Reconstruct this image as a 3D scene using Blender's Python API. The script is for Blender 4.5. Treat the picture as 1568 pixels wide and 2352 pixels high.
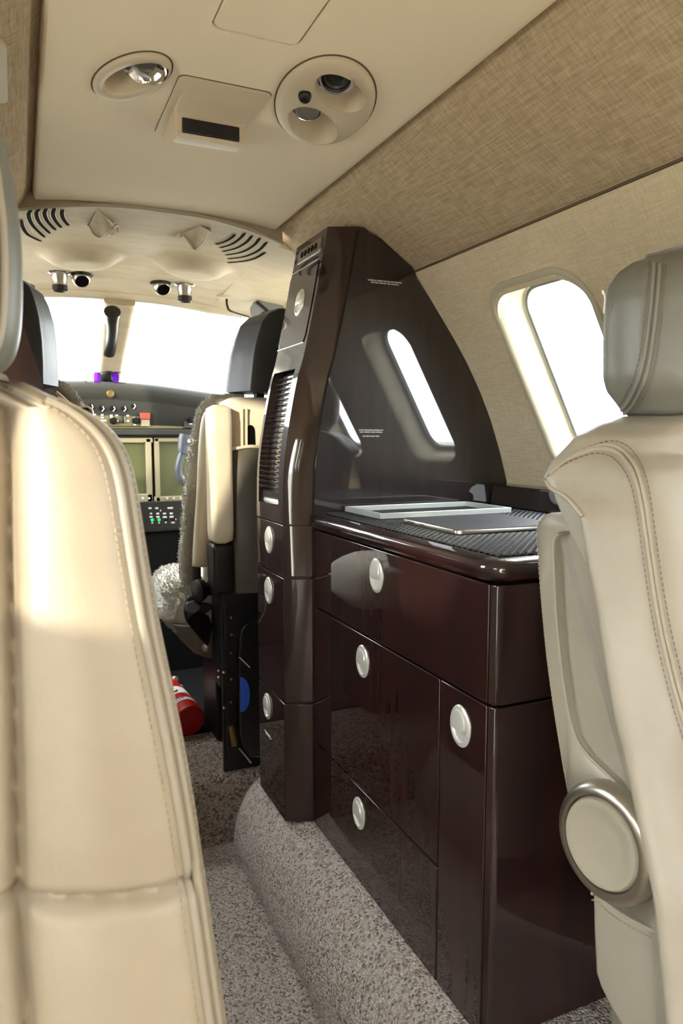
import bpy, bmesh, math, random
from mathutils import Vector, Matrix
random.seed(7)
for o in list(bpy.data.objects): bpy.data.objects.remove(o)
scene = bpy.context.scene
COL = scene.collection

# ------------------------------------------------------------------ camera
F_PX = 1650.0
CAM = Vector((-.257, 0, .966)); YAW = math.radians(24.0); PITCH = math.radians(5.9)
cd = bpy.data.cameras.new('camera'); cam = bpy.data.objects.new('camera', cd); COL.objects.link(cam)
cd.sensor_fit = 'VERTICAL'; cd.sensor_height = 36; cd.sensor_width = 24; cd.lens = F_PX/2352*36
cd.clip_start = .02; cd.clip_end = 3000
cam.location = CAM; cam.rotation_euler = (math.pi/2 - PITCH, 0, -YAW)
cd.dof.use_dof = True; cd.dof.focus_distance = 1.15; cd.dof.aperture_fstop = 9
scene.camera = cam
DV = Vector((math.sin(YAW)*math.cos(PITCH), math.cos(YAW)*math.cos(PITCH), -math.sin(PITCH)))
RV = Vector((math.cos(YAW), -math.sin(YAW), 0)); UV = RV.cross(DV)

# ------------------------------------------------------------------ sky, sun, exposure
w = bpy.data.worlds.new('sky'); scene.world = w; w.use_nodes = True
wb = w.node_tree.nodes['Background']; wb.inputs[0].default_value = (.93, .97, 1, 1); wb.inputs[1].default_value = 18.0
sl = bpy.data.lights.new('sun', 'SUN'); sun = bpy.data.objects.new('sun', sl); COL.objects.link(sun)
sl.energy = 5.6; sl.angle = math.radians(1.4); sl.color = (1, .9, .74)
SUN = Vector((1, 1, -.28)).normalized()
sun.rotation_euler = (-SUN).to_track_quat('Z', 'Y').to_euler(); sun.location = (-6, -6, 4)
vs = scene.view_settings; vs.view_transform = 'Standard'; vs.look = 'None'; vs.exposure = 0.34; vs.gamma = 1; vs.use_curve_mapping = False

# ------------------------------------------------------------------ helpers
def at(u, v, ax, val):
    """photo ray (1568x2352 frame) met with the plane <axis> = val"""
    d = DV + RV*((u-784)/F_PX) - UV*((v-1176)/F_PX)
    i = 'xyz'.index(ax)
    return CAM + d*((val-CAM[i])/d[i])
def lin(c): return tuple(((x/255)/12.92 if x/255 <= .04045 else ((x/255+.055)/1.055)**2.4) for x in c)
def lerp(a, b, t): return a+(b-a)*t
def interp(pts, x):
    """smooth monotone-ish piecewise interpolation of [(x,y)...] sorted by x"""
    n = len(pts)
    if x <= pts[0][0]: return pts[0][1]
    if x >= pts[-1][0]: return pts[-1][1]
    for i in range(n-1):
        if pts[i][0] <= x <= pts[i+1][0]: break
    x0, y0 = pts[i]; x1, y1 = pts[i+1]; h = x1-x0; t = (x-x0)/h
    def sl_(k):
        if k == 0: return (pts[1][1]-pts[0][1])/(pts[1][0]-pts[0][0])
        if k == n-1: return (pts[-1][1]-pts[-2][1])/(pts[-1][0]-pts[-2][0])
        return (pts[k+1][1]-pts[k-1][1])/(pts[k+1][0]-pts[k-1][0])
    m0, m1 = sl_(i)*h, sl_(i+1)*h
    return (2*t**3-3*t*t+1)*y0+(t**3-2*t*t+t)*m0+(-2*t**3+3*t*t)*y1+(t**3-t*t)*m1
def spline(pts, n=8, closed=False):
    P = [Vector(p) for p in pts]; out = []
    m = len(P); rng = range(m if closed else m-1)
    for i in rng:
        p1, p2 = P[i], P[(i+1) % m]
        p0 = P[(i-1) % m] if (closed or i > 0) else p1*2-p2
        p3 = P[(i+2) % m] if (closed or i < m-2) else p2*2-p1
        for k in range(n):
            t = k/n
            out.append(.5*((2*p1)+(p2-p0)*t+(2*p0-5*p1+4*p2-p3)*t*t+(3*p1-p0-3*p2+p3)*t**3))
    if not closed: out.append(P[-1].copy())
    return out
def rrect(hw, hh, r, n=6):
    """rounded rectangle outline, 2-D, counter-clockwise"""
    r = min(r, hw*.999, hh*.999); out = []
    for cx, cy, a0 in ((hw-r, hh-r, 0), (-hw+r, hh-r, 90), (-hw+r, -hh+r, 180), (hw-r, -hh+r, 270)):
        for k in range(n+1):
            a = math.radians(a0+90*k/n); out.append((cx+r*math.cos(a), cy+r*math.sin(a)))
    return out
class MB:
    def __init__(s): s.v = []; s.f = []
    def add(s, vs_, fs):
        b = len(s.v); s.v += [Vector(p) for p in vs_]; s.f += [tuple(i+b for i in f) for f in fs]; return s
    def box(s, x0, x1, y0, y1, z0, z1):
        return s.add([(x0,y0,z0),(x1,y0,z0),(x1,y1,z0),(x0,y1,z0),(x0,y0,z1),(x1,y0,z1),(x1,y1,z1),(x0,y1,z1)],
                     [(0,3,2,1),(4,5,6,7),(0,1,5,4),(1,2,6,5),(2,3,7,6),(3,0,4,7)])
    def loft(s, rings, cap0=True, cap1=True, closed=True):
        n = len(rings[0]); vs_ = [p for r in rings for p in r]; fs = []
        for i in range(len(rings)-1):
            for k in range(n if closed else n-1):
                a = i*n+k; b = i*n+(k+1) % n
                fs.append((a, b, b+n, a+n))
        if cap0: fs.append(tuple(range(n))[::-1])
        if cap1: fs.append(tuple(range((len(rings)-1)*n, len(rings)*n)))
        return s.add(vs_, fs)
    def prism(s, pts, off):
        off = Vector(off); P = [Vector(p) for p in pts]
        return s.loft([P, [p+off for p in P]])
    def tube(s, path, r, seg=8, closed=False, caps=True):
        P = [Vector(p) for p in path]; n = len(P); rings = []
        rr = r if isinstance(r, (list, tuple)) else [r]*n
        up = None
        for i in range(n):
            a = P[(i-1) % n] if (closed or i > 0) else P[i]; b = P[(i+1) % n] if (closed or i < n-1) else P[i]
            t = (b-a).normalized()
            if up is None:
                up = Vector((0,0,1)) if abs(t.z) < .9 else Vector((1,0,0))
            e1 = (up-t*up.dot(t)).normalized(); e2 = t.cross(e1); up = e1
            rings.append([P[i]+(e1*math.cos(q)+e2*math.sin(q))*rr[i] for q in [2*math.pi*k/seg for k in range(seg)]])
        if closed: rings.append(rings[0]); caps = False
        return s.loft(rings, caps, caps)
    def lathe(s, o, axis, prof, seg=32, ell=1.0, ref=None, caps=True):
        """profile [(r, h)] about axis through o; ell squashes along second radial axis"""
        axis = Vector(axis).normalized(); o = Vector(o)
        ref = Vector(ref) if ref else (Vector((0,0,1)) if abs(axis.z) < .9 else Vector((0,1,0)))
        e1 = (ref-axis*ref.dot(axis)).normalized(); e2 = axis.cross(e1)
        rings = [[o+axis*h+(e1*math.cos(q)+e2*math.sin(q)*ell)*r for q in [2*math.pi*k/seg for k in range(seg)]] for r, h in prof]
        return s.loft(rings, caps, caps)
ORG = {}
def finish(name, me, mat, parent=None, smooth=True, bevel=0, sub=0, loc=None, ang=40):
    o = bpy.data.objects.new(name, me); COL.objects.link(o)
    if mat is not None and not me.materials: me.materials.append(MAT[mat])
    if parent is not None:
        o.parent = parent
    if loc is not None: o.location = loc
    if bevel:
        m = o.modifiers.new('bevel', 'BEVEL'); m.width = bevel; m.segments = 3; m.limit_method = 'ANGLE'; m.angle_limit = math.radians(35)
    if sub:
        m = o.modifiers.new('sub', 'SUBSURF'); m.levels = sub; m.render_levels = sub
    return o
def shade(me, ang=40):
    me.polygons.foreach_set('use_smooth', [True]*len(me.polygons))
    try: me.set_sharp_from_angle(angle=math.radians(ang))
    except Exception: pass
def build(name, mb, mat, parent=None, smooth=True, bevel=0, sub=0, ang=40):
    """one mesh object; verts are world coordinates, stored relative to the parent's base"""
    org = ORG.get(parent.name, Vector((0,0,0))) if parent is not None else None
    if org is None:
        xs = [p.x for p in mb.v]; ys = [p.y for p in mb.v]; zs = [p.z for p in mb.v]
        org = Vector(((min(xs)+max(xs))/2, (min(ys)+max(ys))/2, min(zs)))
        loc = org
    else: loc = Vector((0,0,0))
    me = bpy.data.meshes.new(name); me.from_pydata([p-org for p in mb.v], [], mb.f); me.update()
    bm = bmesh.new(); bm.from_mesh(me); bmesh.ops.recalc_face_normals(bm, faces=bm.faces); bm.to_mesh(me); bm.free()
    if smooth: shade(me, ang)
    o = finish(name, me, mat, parent, bevel=bevel, sub=sub, loc=loc)
    ORG[o.name] = org
    return o
def tag(o, label=None, cat=None, group=None, kind=None):
    if label: o['label'] = label
    if cat: o['category'] = cat
    if group: o['group'] = group
    if kind: o['kind'] = kind
    return o
def thing(name, loc, label, cat, group=None):
    o = bpy.data.objects.new(name, None); COL.objects.link(o); o.location = loc; o.empty_display_size = .05
    ORG[o.name] = Vector(loc)
    return tag(o, label, cat, group)
def struct(o, label): return tag(o, label, None, None, 'structure')
def cut(o, cutters):
    """boolean difference, applied"""
    for c in cutters:
        m = o.modifiers.new('b', 'BOOLEAN'); m.operation = 'DIFFERENCE'; m.object = c; m.solver = 'EXACT'
    dg = bpy.context.evaluated_depsgraph_get(); dg.update()
    me = bpy.data.meshes.new_from_object(o.evaluated_get(dg))
    o.modifiers.clear(); old = o.data; o.data = me; bpy.data.meshes.remove(old)
    for c in cutters:
        m_ = c.data; bpy.data.objects.remove(c); bpy.data.meshes.remove(m_)
    shade(o.data, 35)
def cutter(mb):
    me = bpy.data.meshes.new('c'); me.from_pydata(mb.v, [], mb.f)
    bm = bmesh.new(); bm.from_mesh(me); bmesh.ops.recalc_face_normals(bm, faces=bm.faces); bm.to_mesh(me); bm.free()
    c = bpy.data.objects.new('c', me); COL.objects.link(c); return c
def text_mesh(name, body, size, loc, ex, ey, mat, parent, align='CENTER', depth=.0004):
    ex = Vector(ex).normalized(); ey = Vector(ey).normalized(); ez = ex.cross(ey)
    cu = bpy.data.curves.new('t', 'FONT'); cu.body = body; cu.size = size; cu.align_x = align; cu.align_y = 'CENTER'; cu.extrude = depth
    cu.resolution_u = 2; cu.space_line = 1.15
    t = bpy.data.objects.new('t', cu); COL.objects.link(t)
    dg = bpy.context.evaluated_depsgraph_get(); me = bpy.data.meshes.new_from_object(t.evaluated_get(dg))
    bpy.data.objects.remove(t); bpy.data.curves.remove(cu)
    M = Matrix(((ex.x, ey.x, ez.x, loc[0]), (ex.y, ey.y, ez.y, loc[1]), (ex.z, ey.z, ez.z, loc[2]), (0,0,0,1)))
    me.transform(M); me.transform(Matrix.Translation(-ORG.get(parent.name, Vector((0,0,0)))))
    me.materials.clear(); me.materials.append(MAT[mat])
    return finish(name, me, None, parent)

# ------------------------------------------------------------------ materials
MAT = {}
def mat(name, col, rough=.5, metal=0, spec=.5, coat=0, coat_rough=.03, ior=None):
    m = bpy.data.materials.new(name); m.use_nodes = True; b = m.node_tree.nodes['Principled BSDF']
    c = lin(col); b.inputs['Base Color'].default_value = (*c, 1); b.inputs['Roughness'].default_value = rough
    b.inputs['Metallic'].default_value = metal; b.inputs['Specular IOR Level'].default_value = spec
    b.inputs['Coat Weight'].default_value = coat; b.inputs['Coat Roughness'].default_value = coat_rough
    if ior: b.inputs['IOR'].default_value = ior
    MAT[name] = m; return m, m.node_tree, b
def nd(nt, t, **k):
    n = nt.nodes.new(t)
    for a, v in k.items(): setattr(n, a, v)
    return n
def coords(nt, scale=(1,1,1), rot=(0,0,0)):
    tc = nd(nt, 'ShaderNodeTexCoord'); mp = nd(nt, 'ShaderNodeMapping')
    mp.inputs['Scale'].default_value = scale; mp.inputs['Rotation'].default_value = rot
    nt.links.new(tc.outputs['Object'], mp.inputs[0]); return mp.outputs[0]
def noise(nt, vec, scale, detail=3, rough=.5):
    n = nd(nt, 'ShaderNodeTexNoise'); n.inputs['Scale'].default_value = scale; n.inputs['Detail'].default_value = detail
    n.inputs['Roughness'].default_value = rough
    nt.links.new(vec, n.inputs['Vector']); return n.outputs['Fac']
def ramp(nt, fac, stops):
    r = nd(nt, 'ShaderNodeValToRGB'); el = r.color_ramp.elements
    while len(el) < len(stops): el.new(.5)
    for e, (p, c) in zip(el, stops): e.position = p; e.color = (*lin(c), 1)
    nt.links.new(fac, r.inputs[0]); return r.outputs[0]
def bump(nt, b, h, strength=.3, dist=.001, prev=None):
    n = nd(nt, 'ShaderNodeBump'); n.inputs['Strength'].default_value = strength; n.inputs['Distance'].default_value = dist
    nt.links.new(h, n.inputs['Height'])
    if prev: nt.links.new(prev, n.inputs['Normal'])
    nt.links.new(n.outputs[0], b.inputs['Normal']); return n.outputs[0]
def addn(nt, a, b_, op='ADD', v=None):
    m = nd(nt, 'ShaderNodeMath', operation=op); nt.links.new(a, m.inputs[0])
    if b_ is not None: nt.links.new(b_, m.inputs[1])
    if v is not None: m.inputs[1].default_value = v
    return m.outputs[0]

def leather(name, c1, c2, rough=.42):
    m, nt, b = mat(name, c1, rough)
    v = coords(nt)
    big = noise(nt, v, 9, 3)
    nt.links.new(ramp(nt, big, [(.35, c2), (.65, c1)]), b.inputs['Base Color'])
    vo = nd(nt, 'ShaderNodeTexVoronoi'); vo.inputs['Scale'].default_value = 620; nt.links.new(v, vo.inputs['Vector'])
    n1 = bump(nt, b, vo.outputs['Distance'], .10, .0006)
    wr = noise(nt, coords(nt, (1, 1, .45)), 38, 4, .62)
    bump(nt, b, wr, .22, .003, n1)
leather('leather_cream', (163, 151, 131), (154, 141, 121))
leather('leather_grey', (152, 145, 130), (143, 135, 120))
leather('leather_headrest', (110, 109, 99), (102, 101, 91))
leather('leather_dark', (40, 41, 41), (30, 31, 31), .5)
leather('leather_tan', (222, 208, 182), (210, 195, 168), .5)
leather('leather_taupe', (139, 131, 118), (124, 116, 104), .55)

def fabric(name, c1, c2, dirs):
    m, nt, b = mat(name, c1, .92, spec=.15)
    a = noise(nt, coords(nt, dirs[0]), 1, 2, .6); c = noise(nt, coords(nt, dirs[1]), 1, 2, .6)
    s = addn(nt, a, c); s2 = addn(nt, s, None, 'MULTIPLY', .5)
    nt.links.new(ramp(nt, s2, [(.36, c2), (.62, c1)]), b.inputs['Base Color'])
    bump(nt, b, s2, .5, .0012)
fabric('wall_fabric', (184, 165, 136), (154, 135, 106), ((330, 26, 330), (26, 420, 60)))
fabric('wall_panel', (206, 191, 163), (186, 170, 141), ((330, 26, 330), (26, 420, 60)))
m, nt, b = mat('headliner', (228, 212, 184), .72, spec=.25)
bump(nt, b, noise(nt, coords(nt), 900, 2), .12, .0004)
m, nt, b = mat('overhead', (188, 175, 150), .6, spec=.3)
nt.links.new(ramp(nt, noise(nt, coords(nt, (1, 3, 1)), 14, 3), [(.35, (182, 168, 143)), (.65, (192, 180, 156))]), b.inputs['Base Color'])
bump(nt, b, noise(nt, coords(nt), 700, 2), .12, .0004)
mat('cap_taupe', (150, 143, 126), .45, spec=.35)
leather('leather_pocket', (92, 85, 72), (80, 74, 62), .5)
mat('plastic_cream', (196, 181, 154), .5, spec=.35)
mat('reveal', (178, 169, 147), .55, spec=.3)
mat('gasket', (120, 124, 124), .5)
mat('black_plastic', (17, 17, 18), .42)
mat('black_matte', (13, 13, 14), .8, spec=.2)
mat('slot_dark', (9, 9, 10), .9, spec=.05)
mat('navy_screen', (20, 20, 28), .25)
mat('white_print', (228, 226, 220), .7)
mat('black_print', (20, 20, 20), .7)
mat('blue_print', (60, 110, 190), .6)
m, nt, b = mat('satin_metal', (232, 230, 222), .28, .5)
bump(nt, b, noise(nt, coords(nt, (1, 1, 14)), 120, 2), .04, .0004)
mat('satin_nickel', (186, 180, 168), .3, 1)
mat('chrome', (225, 225, 225), .08, 1)
mat('aluminium', (214, 219, 216), .38, .55)
mat('gold_line', (205, 170, 105), .3, .8)
m, nt, b = mat('wood_gloss', (38, 18, 13), .55, spec=.2, coat=1, coat_rough=.012)
b.inputs['Coat IOR'].default_value = 1.6
v = coords(nt, (1, 1, 1))
g = noise(nt, coords(nt, (60, 60, 5)), 1, 3, .5)
g2 = noise(nt, coords(nt, (9, 9, 2)), 1, 2, .5)
nt.links.new(ramp(nt, addn(nt, addn(nt, g, g2), None, 'MULTIPLY', .5), [(.34, (25, 10, 8)), (.52, (36, 12, 9)), (.72, (47, 15, 10))]), b.inputs['Base Color'])
m, nt, b = mat('panel_black', (26, 22, 21), .5, spec=.2, coat=1, coat_rough=.01)
b.inputs['Coat IOR'].default_value = 1.65
nt.links.new(ramp(nt, noise(nt, coords(nt, (60, 60, 5)), 1, 3), [(.4, (24, 18, 17)), (.6, (32, 24, 22))]), b.inputs['Base Color'])
mat('dark_trim', (14, 12, 11), .4)
mat('seam_and_shade', (96, 82, 64), .9, spec=.1)  # brown of the headliner seam and of the painted shade rings
# carpet
def carpet(name, cols, sc):
    m, nt, b = mat(name, cols[1], .95, spec=.08)
    v = coords(nt)
    vo = nd(nt, 'ShaderNodeTexVoronoi'); vo.inputs['Scale'].default_value = sc; nt.links.new(v, vo.inputs['Vector'])
    sep = nd(nt, 'ShaderNodeSeparateColor'); nt.links.new(vo.outputs['Color'], sep.inputs[0])
    n = noise(nt, v, sc*1.6, 2, .7)
    f = addn(nt, addn(nt, sep.outputs[0], n), None, 'MULTIPLY', .5)
    nt.links.new(ramp(nt, f, [(.22, cols[0]), (.36, cols[1]), (.48, cols[2]), (.58, cols[3]), (.68, cols[4]), (.8, cols[5])]), b.inputs['Base Color'])
    inv = addn(nt, vo.outputs['Distance'], None, 'MULTIPLY', -1.0)
    n1 = bump(nt, b, inv, 1.0, .006)
    bump(nt, b, noise(nt, v, sc*3, 2, .7), .7, .002, n1)
carpet('carpet', [(132, 118, 110), (188, 165, 157), (206, 195, 184), (228, 218, 207), (198, 200, 190), (246, 239, 229)], 260)
carpet('carpet_loop', [(100, 86, 80), (152, 124, 116), (162, 150, 138), (190, 178, 164), (150, 146, 136), (214, 202, 186)], 190)
m, nt, b = mat('sheepskin', (242, 234, 218), .95, spec=.1)
v = coords(nt)
n1 = bump(nt, b, noise(nt, v, 120, 4, .75), 1.0, .008)
bump(nt, b, noise(nt, v, 420, 3, .8), .8, .003, n1)
b.inputs['Sheen Weight'].default_value = .4
mat('glareshield', (58, 58, 55), .85, spec=.15)
mat('panel_grey', (74, 72, 62), .7, spec=.25)
mat('panel_tan', (116, 108, 78), .7, spec=.2)
mat('screen_olive', (88, 92, 58), .35)  # olive tone carries the sunlight on the dusty screens
mat('bezel', (150, 140, 112), .6)
mat('bezel_dark', (52, 51, 45), .5)
mat('yoke_grey', (92, 96, 106), .35)
mat('ext_red', (165, 14, 12), .35, spec=.5)
mat('ext_white', (214, 212, 206), .5)
mat('red_plastic', (150, 60, 50), .4)
mat('blue_plastic', (46, 92, 205), .5)
mat('steel_dark', (46, 45, 42), .35, .6)
mat('brass', (150, 130, 80), .35, .8)
mat('tablet_top', (62, 62, 66), .6, spec=.25)
mat('mat_rubber', (44, 45, 46), .5, spec=.5)
mat('concrete', (200, 194, 182), .9)
mat('piping_leather', (154, 144, 126), .45)
mat('piping_cream', (188, 174, 150), .45)
mat('piping_grey', (116, 114, 103), .45)
mat('stitch', (160, 148, 126), .8)
mat('stitch_dark', (112, 92, 82), .8)
mat('visor', (120, 122, 124), .3)
m, nt, b = mat('green_led', (20, 200, 90), .4)
b.inputs['Emission Color'].default_value = (*lin((30, 230, 110)), 1); b.inputs['Emission Strength'].default_value = .6
m, nt, b = mat('purple_lens', (110, 40, 190), .05); b.inputs['Transmission Weight'].default_value = .6; b.inputs['IOR'].default_value = 1.1
# window glass: thin clear pane
gm = bpy.data.materials.new('glass'); gm.use_nodes = True; nt = gm.node_tree; nt.nodes.clear()
out = nd(nt, 'ShaderNodeOutputMaterial'); mx = nd(nt, 'ShaderNodeMixShader'); tr = nd(nt, 'ShaderNodeBsdfTransparent'); gl = nd(nt, 'ShaderNodeBsdfGlossy'); fr = nd(nt, 'ShaderNodeLayerWeight'); pw = nd(nt, 'ShaderNodeMath', operation='POWER'); ml = nd(nt, 'ShaderNodeMath', operation='MULTIPLY_ADD')
tr.inputs[0].default_value = (.97, .985, .98, 1); gl.inputs['Roughness'].default_value = .02; pw.inputs[1].default_value = 5; ml.inputs[1].default_value = .8; ml.inputs[2].default_value = .04
nt.links.new(fr.outputs['Facing'], pw.inputs[0]); nt.links.new(pw.outputs[0], ml.inputs[0]); nt.links.new(ml.outputs[0], mx.inputs[0]); nt.links.new(tr.outputs[0], mx.inputs[1]); nt.links.new(gl.outputs[0], mx.inputs[2]); nt.links.new(mx.outputs[0], out.inputs[0])
MAT['glass'] = gm
tg = gm.copy(); tg.name = 'windshield_glass'; MAT['windshield_glass'] = tg
for n_ in tg.node_tree.nodes:
    if n_.type == 'BSDF_TRANSPARENT': n_.inputs[0].default_value = (.60, .62, .61, 1)

# ================================================================== STRUCTURE
CEIL = 1.41; YB = -2.2; YP = 1.25          # ceiling, aft wall, partition plane
WPTS = [(.16, .60), (.5, .70), (.7, .71), (.865, .686), (1.007, .637), (1.12, .576), (1.242, .487), (1.289, .453)]
def wallx(z): return interp(WPTS, z)
# --- floors
fl = MB().box(-.30, .30, YB, 1.62, -.03, 0); struct(build('floor', fl, 'carpet', smooth=False), 'speckled taupe carpet on the sunken aisle floor')
prof = [(1.60, -.02), (1.60, .120), (1.604, .148), (1.62, .163), (1.64, .166), (2.75, .166), (2.75, -.02)]
fl = MB().loft([[Vector((x, y, z)) for y, z in prof] for x in (-.62, .62)])
struct(build('floor', fl, 'carpet_loop', ang=60), 'raised cockpit floor with looped carpet step at the aisle end')
# --- carpeted sills: right and left of the aisle
def sill(sgn, yend):
    P = [(.72, -.03), (.30, -.03), (.20, -.01), (.164, .0), (.150, .035), (.147, .085), (.158, .135), (.180, .172), (.205, .193), (.232, .205), (.26, .207), (.72, .207)]
    body = spline([Vector((x, 0, z)) for x, z in P[2:11]], 5)
    pr = [Vector((P[0][0], 0, P[0][1]))]+body+[Vector((P[-1][0], 0, P[-1][1]))]
    rings = []
    ys = [YB+.01]+[YB+.01+(yend-.09-YB)*k/30 for k in range(1, 31)]+[yend-.06, yend-.035, yend-.015, yend-.004, yend]
    for i, y in enumerate(ys):
        q = max(0, (y-(yend-.08))/.08); sh = .045*(1-math.sqrt(max(0, 1-q*q)))
        rg = []
        for p in pr:
            x = p.x+(sh if p.x < .5 else 0); z = p.z-(sh*1.1 if p.z > .05 else 0)*(1 if p.x < .5 else .3)
            x += .0025*math.sin(y*23+p.z*30)*(p.x < .5)
            rg.append(Vector((sgn*x, y, z)))
        rings.append(rg)
    return MB().loft(rings)
struct(build('trim_1', sill(1, 1.56), 'carpet', ang=60), 'rounded carpet covered sill along the foot of the dark cabinet')
struct(build('trim_2', sill(-1, 1.56), 'carpet', ang=60), 'rounded carpet covered sill under the left hand seats')
# --- side walls with window openings
TA = math.atan(.54); NX, NZ = math.cos(TA), math.sin(TA)      # outward normal at the windows
WC = (wallx(1.06), 1.06)
WIN_R = [(y, .112, .176, .004) for y in (.975, .475, -.025)]+[(y, .155, .19, 0) for y in (-.525, -1.025, -1.525)]  # unseen aft windows enlarged to bring in light from behind
WIN_L = [(.905, .150, .195, .035), (.455, .10, .135, -.02), (-.005, .165, .092, -.040), (-1.30, .15, .19, 0), (-1.72, .15, .19, 0)]  # unseen left windows, placed and sized to shape the sun patches and fill
def wpt(sgn, yc, a, t, depth):
    """a along the cabin, t up the wall, depth outward"""
    return Vector((sgn*(WC[0]-NZ*t+NX*depth), yc+a, WC[1]+NX*t+NZ*depth))
def wall_pt(sgn, yc, a, t, off):
    z = WC[1]+NX*t; x = wallx(min(z, 1.289)); return Vector((sgn*(x+NX*off), yc+a, z+NZ*off))
def make_wall(sgn, wins, name, label):
    zs = [.16+(1.289-.16)*k/44 for k in range(45)]
    inner = [(wallx(z), z) for z in zs]; outer = [(wallx(z)+.05, z+.02) for z in zs][::-1]
    ring = inner+outer
    ys = [YB-.05, 1.56]
    mb = MB().loft([[Vector((sgn*x, y, z)) for x, z in ring] for y in ys])
    o = build(name, mb, 'wall_panel', smooth=False)
    org = ORG[o.name]; cs = []
    for yc, hw, hh, dt in wins:
        rr = rrect(hw, hh, .055, 8)
        c = MB().loft([[wpt(sgn, yc, a, t+dt, d) for a, t in rr] for d in (-.12, .16)])
        c.v = [p-org for p in c.v]; co = cutter(c); co.location = o.location; cs.append(co)
    if sgn < 0:                                   # unseen open door, added to bring in light from behind the camera
        rr = rrect(.22, .50, .10, 8)
        c = MB().loft([[Vector((x, -.80+a, .70+t)) for a, t in rr] for x in (-1.0, -.35)]); c.v = [p-org for p in c.v]; co = cutter(c); co.location = o.location; cs.append(co)
    cut(o, cs)
    struct(o, label)
    return o
wall_r = make_wall(1, WIN_R, 'wall_right', 'beige woven fabric covered side wall with cabin windows')
wall_l = make_wall(-1, WIN_L, 'wall_left', 'beige woven fabric covered side wall on the left')
WN = [0]
def make_window(sgn, yc, hw, hh, dt, label):
    WN[0] += 1
    def ring(g, d, onwall=False):
        rr = rrect(hw+g, hh+g, .055+g, 8)
        return [(wall_pt if onwall else wpt)(sgn, yc, a, t+dt, d) for a, t in rr]
    mb = MB().loft([ring(.012, .004, True), ring(.0105, -.003, True), ring(.006, -.0038, True), ring(.001, -.003, True), ring(-.003, .003, True), ring(-.006, .018, True), ring(-.006, .032), ring(-.008, .045), ring(-.010, .047)], False, False)
    o = struct(build('window_%d' % WN[0], mb, 'reveal', ang=60), label)
    g = MB().loft([ring(-.0095, .045), ring(-.010, .043), ring(-.016, .043), ring(-.017, .051)], False, False)
    build('window_gasket', g, 'gasket', o)
    build('window_pane', MB().prism(ring(-.015, .049), Vector((sgn*NX, 0, NZ))*.003), 'glass', o)
    return o
labs = ['bright cabin window beside the dark partition and right hand seat']+['cabin window on the right behind the camera']*5
for (yc, hw, hh, dt), lb in zip(WIN_R, labs): make_window(1, yc, hw, hh, dt, lb)
for (yc, hw, hh, dt) in WIN_L: make_window(-1, yc, hw, hh, dt, 'cabin window on the left side of the cabin')
# dark slit between the reveal insert and wall of the visible window
# --- headliner panels between ceiling and walls
def header(sgn, xe, name, label):
    P = [(xe-.012, CEIL+.034), (xe-.002, CEIL+.026), (xe+.010, CEIL+.012), (xe+.05, CEIL-.026), (.453+.004, 1.289+.002)]
    Q = spline([Vector((x, 0, z)) for x, z in P], 6)
    Q += [Vector((.459, 0, 1.2855)), Vector((.464, 0, 1.286)), Vector((.475, 0, 1.30))]
    top = [Vector((.50, 0, 1.34)), Vector((xe+.05, 0, CEIL+.06)), Vector((xe-.012, 0, CEIL+.06))]
    pr = Q+top
    mb = MB().loft([[Vector((sgn*p.x, y, p.z)) for p in pr] for y in (YB-.05, 1.57)])
    return struct(build(name, mb, 'wall_fabric', ang=30), label)
header(1, .267, 'trim_3', 'beige woven headliner strip sloping down to the right wall')
header(-1, .214, 'trim_4', 'beige woven headliner strip beside the left ceiling edge')
sm = MB().tube([(.4565, YB, 1.2875), (.4565, 1.56, 1.2875)], .0034, 8); struct(build('trim_5', sm, 'seam_and_shade'), 'dark seam line along the right headliner')
# --- ceiling slab with cut-outs for the lamp fittings
def ellpx(cu, cv, a, b, rot, n=48, z=CEIL, sc=1.0):
    r = math.radians(rot); out = []
    for k in range(n):
        q = 2*math.pi*k/n; x = a*sc*math.cos(q); y = b*sc*math.sin(q)
        out.append(at(cu+x*math.cos(r)-y*math.sin(r), cv+x*math.sin(r)+y*math.cos(r), 'z', z))
    return out
def crown(x): return 0.0
cs = []
ce = MB(); XL, XR = -.214, .267
sec = [(XL-.004, CEIL+.03), (XL, CEIL+.006), (XL+.003, CEIL+.001), (XL+.008, CEIL), (XR-.010, CEIL), (XR-.003, CEIL+.002), (XR, CEIL+.007), (XR+.002, CEIL+.03), (XR+.002, CEIL+.07), (XL-.004, CEIL+.07)]
lipx = []
ce.loft([[Vector((x, YB-.05, z)) for x, z in sec], [Vector((x, 1.535, z)) for x, z in sec]])
ceil_o = build('ceiling', ce, 'headliner', smooth=False)
org = ORG[ceil_o.name]
LAMP_IN = ellpx(308, 172, 72, 31, -17); RB1 = ellpx(780, 197, 62, 38, 28); RB2 = ellpx(718, 272, 60, 38, 28); RK = ellpx(700, 220, 13, 11, 0)
def up_cut(o, z0=-.02, z1=.05):
    m = MB().prism([p+Vector((0, 0, z0)) for p in o], (0, 0, z1-z0)); m.v = [p-org for p in m.v]; c = cutter(m); c.location = ceil_o.location; return c
hat = [at(u, v, 'z', CEIL) for u, v in ((500, -90), (485, 45), (486, 52), (492, 63), (505, 69), (665, 107), (675, 109), (684, 106), (692, 98), (790, -40))]
hx0, hx1, hy0 = hat[2].x, hat[7].x+.001, hat[4].y
HH = rrect((hx1-hx0)/2, .13, .012, 5); hc = Vector(((hx0+hx1)/2, hy0-.13, CEIL))
ho = [hc+Vector((a, b_, 0)) for a, b_ in HH]
lipc = [Vector((-.3+.6*k/40, 1.467+1.05*max(0, abs(-.3+.6*k/40-.02)-.02)**2.0, CEIL)) for k in range(41)]+[Vector((.3, 1.8, CEIL)), Vector((-.3, 1.8, CEIL))]
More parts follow.
